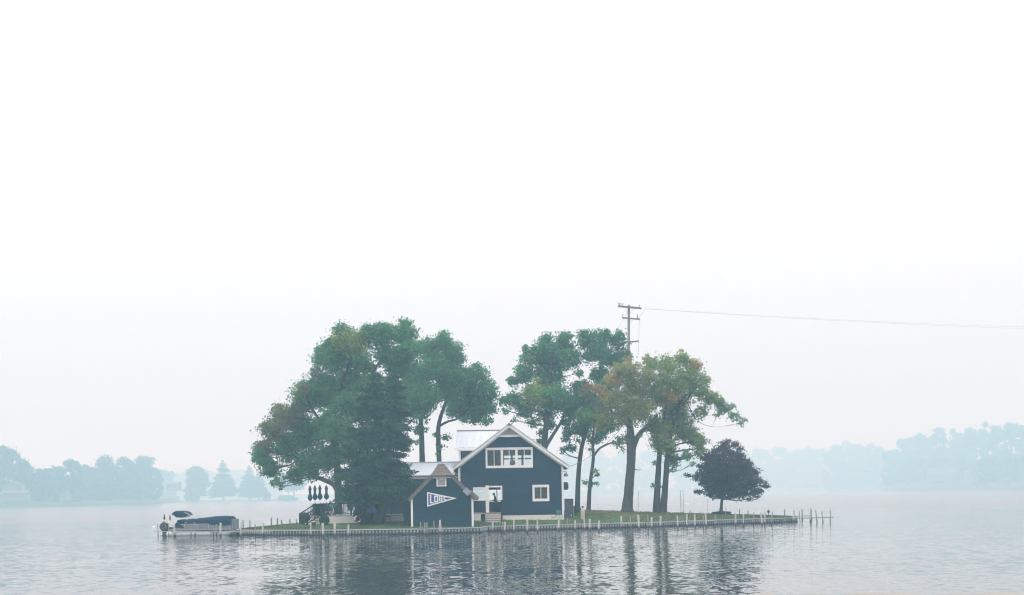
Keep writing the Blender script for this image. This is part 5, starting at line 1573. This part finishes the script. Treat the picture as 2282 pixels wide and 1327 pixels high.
shore('right_shore', [(1968, line_at(1968, 1480)), (2000, line_at(2000, 1400)), (2282, line_at(2282, 1160)), (2700, line_at(2700, 1050)), (3200, line_at(3200, 1000))], 240, 14, 'hazy wooded shore at the right')

FG = [(.045, .085, .050), (.052, .095, .050), (.040, .075, .052)]
def far_tree(label, px, ytop, halfw, Y, z=1.5, kind='round', tint=None, group='far shore trees', low=.04):
    base = P(px, hor(px), Y)
    base.z = z
    H = P(px, ytop, Y).z - z
    W = halfw * Y / F
    tint = tint or random.choice(FG)
    if kind == 'spruce':
        return conifer('far_spruce', label, base, [(0, H)], lambda t: W * float(np.interp(t, (0, .15, .5, .8, 1), (.9, 1, .62, .28, .03))), H * .14, 17, leafm, [(.03, .06, .045)], group=group, card=.00085 * Y, per=4.0, world_trunk=.0005 * Y, barkmat=farbark)
    t = thing('far_tree', label, 'tree', tuple(base), group=group)
    rt = .0006 * Y
    tr = MB().tube([base - Vector((0, 0, 1.5)), base + Vector((.1, 0, H * .35)), base + Vector((0, .2, H * .85))], [rt, rt * .7, rt * .15], 7, .05)
    C, O, T = [], [], []
    nb = 62
    lean = random.uniform(-.12, .12)
    for k in range(nb):
        a = random.uniform(0, 2 * math.pi)
        zf = random.uniform(low + .06, .93)
        wf = math.sin(math.pi * min(1, (zf - low) / (1 - low) * .9 + .1)) ** .55
        rr = W * wf * math.sqrt(random.uniform(.03, 1)) * random.uniform(.7, .95)
        rc = W * random.uniform(.13, .34)
        c = np.array([base.x + rr * math.cos(a) + lean * W * zf, base.y + rr * math.sin(a), base.z + H * zf])
        tr.tube([Vector((base.x, base.y, base.z + H * zf * .6)), Vector(c)], [rt * .25, rt * .06], 4)
        n = int(60 + 50 * random.random())
        d = rng.normal(size=(n, 3)); d /= np.linalg.norm(d, axis=1, keepdims=True)
        q = (rng.uniform(.1, 1, (n, 1)) ** .5) * np.where(rng.uniform(size=(n, 1)) < .25, rng.uniform(1.1, 1.8, (n, 1)), 1)
        pos = c + d * q * np.array([rc, rc, min(rc * .8, H * .16)])
        pos[:, 2] = np.clip(pos[:, 2], base.z - .5, base.z + H * 1.03)
        C.append(pos); O.append(d)
        T.append(np.tile(np.array(tint) * random.uniform(.8, 1.25), (n, 1)))
    part('trunk', tr, farbark, t)
    add_leaves('crown', leaf_quads(np.concatenate(C), np.concatenate(O), np.concatenate(T), .0009 * Y), leafm, t)
    return t
# left shore: each tree with its place
LT = [(-40, 1005, 55, 'at the left edge, half out of frame'), (20, 994, 46, 'tallest at the far left above the gabled cottage'), (58, 1030, 30, 'right of the tallest one at the far left'), (95, 1045, 32, 'low in the dip beside the gabled cottage'),
      (128, 1038, 32, 'left of the pointed one on the left shore'), (163, 1023, 27, 'with a pointed top on the left shore'), (187, 1034, 24, 'narrow, right of the pointed one'), (212, 1040, 28, 'in the dip before the broad pair'),
      (242, 1017, 40, 'broad, left of the pair on the left shore'), (283, 1018, 38, 'broad, middle of the left shore group'), (318, 1012, 34, 'tall, at the right end of the left shore group'), (345, 1040, 18, 'thin, on the right flank of the left shore group'),
      (75, 1062, 40, 'low and wide, behind the gabled cottage'), (150, 1066, 40, 'low and wide, behind the white hut'), (225, 1060, 40, 'low and wide, below the broad pair'), (300, 1060, 40, 'low and wide, at the right of the left shore')]
for i, (px, yt, hw_, lab) in enumerate(LT):
    far_tree('hazy leafy tree ' + lab, px, yt, hw_, water_depth(px, 1131.3 - px * .0215) + random.uniform(45, 95), 2.0)
far_tree('pale hazy tree between the left shore group and the peninsula', 372, 1046, 24, 1480, group='trees behind the peninsula')
PY = 1180
far_tree('hazy round tree on the peninsula with a bush at its foot', 438, 1041, 33, PY, group='peninsula trees', low=.16)
far_tree('hazy bush at the foot of the round peninsula tree', 429, 1100, 16, PY - 6, group='peninsula trees', low=0)
far_tree('tiered hazy spruce in the middle of the peninsula', 498, 1024, 31, PY + 12, kind='spruce', group='peninsula trees')
far_tree('hazy spruce on the peninsula, left of a close pair', 556, 1037, 28, PY + 18, kind='spruce', group='peninsula trees')
far_tree('hazy spruce on the peninsula, right of a close pair', 577, 1050, 22, PY + 25, kind='spruce', group='peninsula trees')
far_tree('small hazy bush right of the peninsula spruces', 595, 1099, 8, PY + 20, group='peninsula trees', low=0)
far_tree('hazy round tree at the right end of the peninsula', 655, 1052, 36, PY + 25, group='peninsula trees', low=.28)
far_tree('low hazy bush at the right end of the peninsula', 640, 1106, 20, PY + 20, group='peninsula trees', low=0)
for i, (px, yt, hw_) in enumerate(((405, 1055, 34), (470, 1052, 38), (530, 1048, 38), (600, 1050, 40))):
    far_tree('very pale tree behind the peninsula, %s from the left' % ORD[i], px, yt, hw_, 2160, group='trees behind the peninsula')
# right shore
RT = [(1990, 1002, 26, 'at the left end of the right wooded shore'), (2012, 976, 30, 'second from the left end of the right wooded shore'), (2045, 962, 36, 'rounded, above the left part of the right shore'), (2076, 972, 28, 'in the dip left of the tall crown'), (2097, 946, 20, 'tall narrow crown standing out on the right shore'),
      (2128, 952, 34, 'right of the tall narrow crown'), (2163, 952, 32, 'in the even stretch of the right shore'), (2193, 936, 16, 'slim and pointed, above the right shore'), (2222, 944, 32, 'left of the highest mass at the right edge'), (2256, 939, 34, 'highest, near the right edge'), (2292, 946, 34, 'cut by the right edge'),
      (2000, 1035, 34, 'low in front at the left of the right shore'), (2045, 1022, 40, 'low in front, left of the large faint house'), (2095, 1020, 42, 'low in front of the tall narrow crown'), (2150, 1018, 42, 'low in front of the even stretch'), (2205, 1020, 42, 'low in front, left of the white boathouse'), (2265, 1016, 42, 'low in front, right of the white boathouse')]
for i, (px, yt, hw_, lab) in enumerate(RT):
    Ys = float(np.interp(px, (1968, 2000, 2282), (1480, 1400, 1160)))
    far_tree('hazy tree ' + lab, px, yt, hw_, Ys + (190 if yt < 1010 else 80) + random.uniform(-15, 30), 9 if yt < 1010 else 3, low=0)
MT = [(1265, 1008, 38), (1330, 1004, 40), (1395, 1000, 40), (1455, 1003, 40), (1520, 1000, 40), (1580, 1002, 40), (1645, 998, 40), (1700, 1000, 38), (1745, 996, 38), (1790, 996, 38), (1830, 1000, 34)]
for i, (px, yt, hw_) in enumerate(MT):
    far_tree('very pale far shore tree right of the house, %s from the left' % ORD[i], px, yt, hw_, 2170 + random.uniform(-20, 30), 3, low=0, group='far pale trees')
for i, (px, yt, hw_, lab) in enumerate(((1862, 992, 32, 'left of the hump between the shores'), (1895, 982, 34, 'on the left of the hump between the shores'), (1925, 979, 34, 'highest on the hump between the shores'), (1955, 994, 28, 'right of the hump between the shores'))):
    far_tree('pale tree ' + lab, px, yt, hw_, 1870 + random.uniform(0, 40), 3, low=0, group='far pale trees')

farwhite = mat('far white paint', (.16, .16, .158), .7, .05, .5); farroof = mat('far roof', (.10, .10, .105), .8, .1, .5); farwin = mat('far window', (.10, .12, .14), .3, .1, .5)
def far_house(label, px0, px1, ybase, yeave, ypeak, Y, wins, dep=7, gable=True):
    a, b = P(px0, ybase, Y), P(px1, ybase, Y)
    ze, zp = P(px0, yeave, Y).z, P(px0, ypeak, Y).z
    t = thing('far_house', label, 'house', ((a.x + b.x) / 2, Y, a.z))
    z0 = min(a.z, b.z) - 1.0
    xm = (a.x + b.x) / 2
    if gable:
        part('wall', MB().prism([(a.x, z0), (b.x, z0), (b.x, ze), (xm, zp - .1), (a.x, ze)], Y, Y + dep), farwhite, t)
        for s, x in ((-1, a.x), (1, b.x)):
            part('roof', raked(MB(), x + s * .4, ze - .4 * (zp - ze) / (xm - a.x) + .15, xm, zp + .15, .15, Y - .4, Y + dep + .4), farroof, t)
    else:
        part('wall', MB().box(a.x, b.x, Y, Y + dep, z0, ze), farwhite, t)
        part('roof', MB().add([(a.x - .4, Y - .5, ze), (b.x + .4, Y - .5, ze), (b.x + .4, Y + dep + .5, ze), (a.x - .4, Y + dep + .5, ze), (a.x - .2, Y + dep / 2, zp), (b.x + .2, Y + dep / 2, zp)], [(0, 1, 5, 4), (2, 3, 4, 5), (0, 4, 3), (1, 2, 5), (3, 2, 1, 0)]), farroof, t)
    for (x0, x1, y0, y1) in wins:
        p, q = P(x0, y1, Y), P(x1, y0, Y)
        w = part('window', MB().box(p.x - .1, q.x + .1, Y - .08, Y - .005, p.z - .1, q.z + .1), farwhite, t)
        part('pane', MB().box(p.x, q.x, Y - .1, Y - .075, p.z, q.z), farwin, w)
    return t
far_house('hazy gabled cottage with pale walls at the far left', 6, 47, 1096, 1084, 1074, 845, [(13, 18, 1083, 1088), (32, 37, 1083, 1088)])
far_house('long hazy lakeside veranda in front of the gabled cottage', 2, 60, 1113, 1100, 1094, 832, [(8, 13, 1103, 1110), (16, 21, 1103, 1110), (34, 38, 1102, 1109), (41, 46, 1102, 1109), (50, 54, 1102, 1109)], gable=False)
far_house('small hazy white hut among the left shore trees', 134, 152, 1113, 1103, 1097, 880, [(139, 144, 1105, 1110)])
far_house('hazy pale house glimpsed left of the peninsula', 371, 400, 1091, 1080, 1074, 1150, [(375, 379, 1082, 1087), (383, 387, 1082, 1087), (390, 394, 1082, 1087)], gable=False)
far_house('faint large house among the right shore trees', 2070, 2132, 1070, 1056, 1042, 1330, [(2076, 2084, 1060, 1067), (2092, 2100, 1060, 1067), (2108, 2116, 1060, 1067), (2120, 2128, 1060, 1067)], gable=False)
far_house('faint pale house right of the large one on the right shore', 2152, 2174, 1068, 1054, 1048, 1290, [(2156, 2162, 1057, 1063)], gable=False)
# white boathouse on posts
bhY = 1185
bh = thing('boathouse', 'white open boathouse on posts at the right shore', 'boathouse', tuple(P(2240, 1088, bhY)))
def fbox(x0, x1, y0, y1, ya, yb_):
    a, b = P(x0, y1, ya), P(x1, y0, ya)
    return MB().box(a.x, b.x, ya, yb_, a.z, b.z)
part('upper_storey', fbox(2226, 2254, 1066, 1073, bhY, bhY + 6), farwhite, bh)
for x in (2227, 2236, 2250):
    part('post', fbox(x, x + 3.2, 1073, 1090, bhY + .2, bhY + 1), farwhite, bh)
part('roof', fbox(2224, 2256, 1064.3, 1065.9, bhY - .3, bhY + 6.3), farwhite, bh)
solo('small_hut', MB().add([(x, y, z) for x, y, z in fbox(2020, 2026, 1076, 1084, 1375, 1381).v], fbox(2020, 2026, 1076, 1084, 1375, 1381).f).prism([(P(2019, 1076, 1375).x, P(2019, 1076, 1375).z + .01), (P(2027, 1076, 1375).x, P(2019, 1076, 1375).z + .01), (P(2023, 1074, 1375).x, P(2023, 1073.5, 1375).z)], 1374.7, 1381.3), farwhite, 'tiny white hut at the left of the right shore', 'hut')
# far white pontoon boat
fb = thing('far_boat', 'distant white canopy boat on the water before the pale shore', 'boat', tuple(P(1811, 1096, 1700)))
part('canopy', fbox(1796, 1826, 1081.8, 1084, 1700, 1705), farwhite, fb)
part('hull', fbox(1797, 1824, 1088, 1097, 1700, 1705), mat('far hull', (.35, .38, .42), .6, .1, 1), fb)
for x in (1799, 1811, 1822):
    part('stanchion', fbox(x, x + .8, 1084, 1088, 1700.3, 1701), farwhite, fb)
# moored far boats behind the tree line
for i, (px, py, w, lab) in enumerate(((1513, 1082, 34, 'upper faint white boat seen past the twin trunks'), (1545, 1073, 24, 'faint white canopy boat left of the purple maple'))):
    b = thing('far_boat', lab, 'boat', tuple(P(px, 1100, 2000)))
    part('canopy', fbox(px - w / 2, px + w / 2, 1083, 1085, 2000, 2005), farwhite, b)
    part('hull', fbox(px - w / 2, px + w / 2, 1092, 1100.5, 2000, 2005), farwhite, b)
    for x in (px - w / 2 + 1, px + w / 2 - 2):
        part('stanchion', fbox(x, x + 1, 1085, 1092, 2000.3, 2001), farwhite, b)
    if i == 0:
        break
# white swimming floats right of the thick trunk
for i, (px, py) in enumerate(((1531, 1124.5), (1487, 1125))):
    Y = water_depth(px, py)
    solo('swim_float', MB().lathe([(.1, -.1), (.45, -.05), (.5, .08), (.42, .16), (.1, .18)], ((px - CX) * Y / F, Y, 0), 12), white, ('small white float on the water left of the purple maple', 'small white float on the water beside the twin trunks')[i], 'float', smooth=True)

# ------------------------------------------------------------------ near bank at the viewer's feet
nbm = mat('pale dry shore grass', (.30, .29, .27), .95, .18, 2.0, spec=.1, bump=.05)
mb = MB()
nx, ny = 90, 10
for i in range(nx + 1):
    x = -1.2 + 8.2 * i / nx
    e = .5 + .5 * math.sin(x * 2.1 + .6) * math.sin(x * .9 + 1.2)
    crest = 2.354 + .008 * e + .006 * math.sin(x * 7.3) + .004 * math.sin(x * 17.1) - .0108 * x - .10 * max(0, 1.25 - x)
    for j in range(ny + 1):
        t = j / ny
        y = 6.5 + 5.5 * t
        z = crest - .35 * (1 - t) if t <= .8 else crest - .07 - 1.2 * (t - .8) * 5 * (t - .8) * 5 * .6
        if t <= .8:
            z = crest - .20 * (.8 - t) / .8 - .07 * (t / .8) ** 2 * 0
        mb.v.append((x, y, z))
for i in range(nx):
    for j in range(ny):
        a = i * (ny + 1) + j
        mb.f.append((a, a + ny + 1, a + ny + 2, a + 1))
o = solo('near_bank', mb, nbm, kind='structure', smooth=True)
o['label'] = 'pale strip of near bank at the lower right edge'

# ------------------------------------------------------------------ haze
hz = bpy.data.materials.new('smoke haze')
hz.use_nodes = True
n = hz.node_tree
n.nodes.clear()
o_ = n.nodes.new('ShaderNodeOutputMaterial')
pv = n.nodes.new('ShaderNodeVolumePrincipled')
pv.inputs['Color'].default_value = (*HAZE_COLOR, 1)
pv.inputs['Absorption Color'].default_value = (1, 1, 1, 1)
pv.inputs['Density'].default_value = HAZE_DENSITY
pv.inputs['Anisotropy'].default_value = 0.35
n.links.new(pv.outputs[0], o_.inputs['Volume'])
hzo = solo('haze', MB().box(-2400, 2400, -60, 2600, -1.8, 80), hz, kind='stuff')
hzo['label'] = 'pale smoke haze over the lake'
hzo['category'] = 'haze'
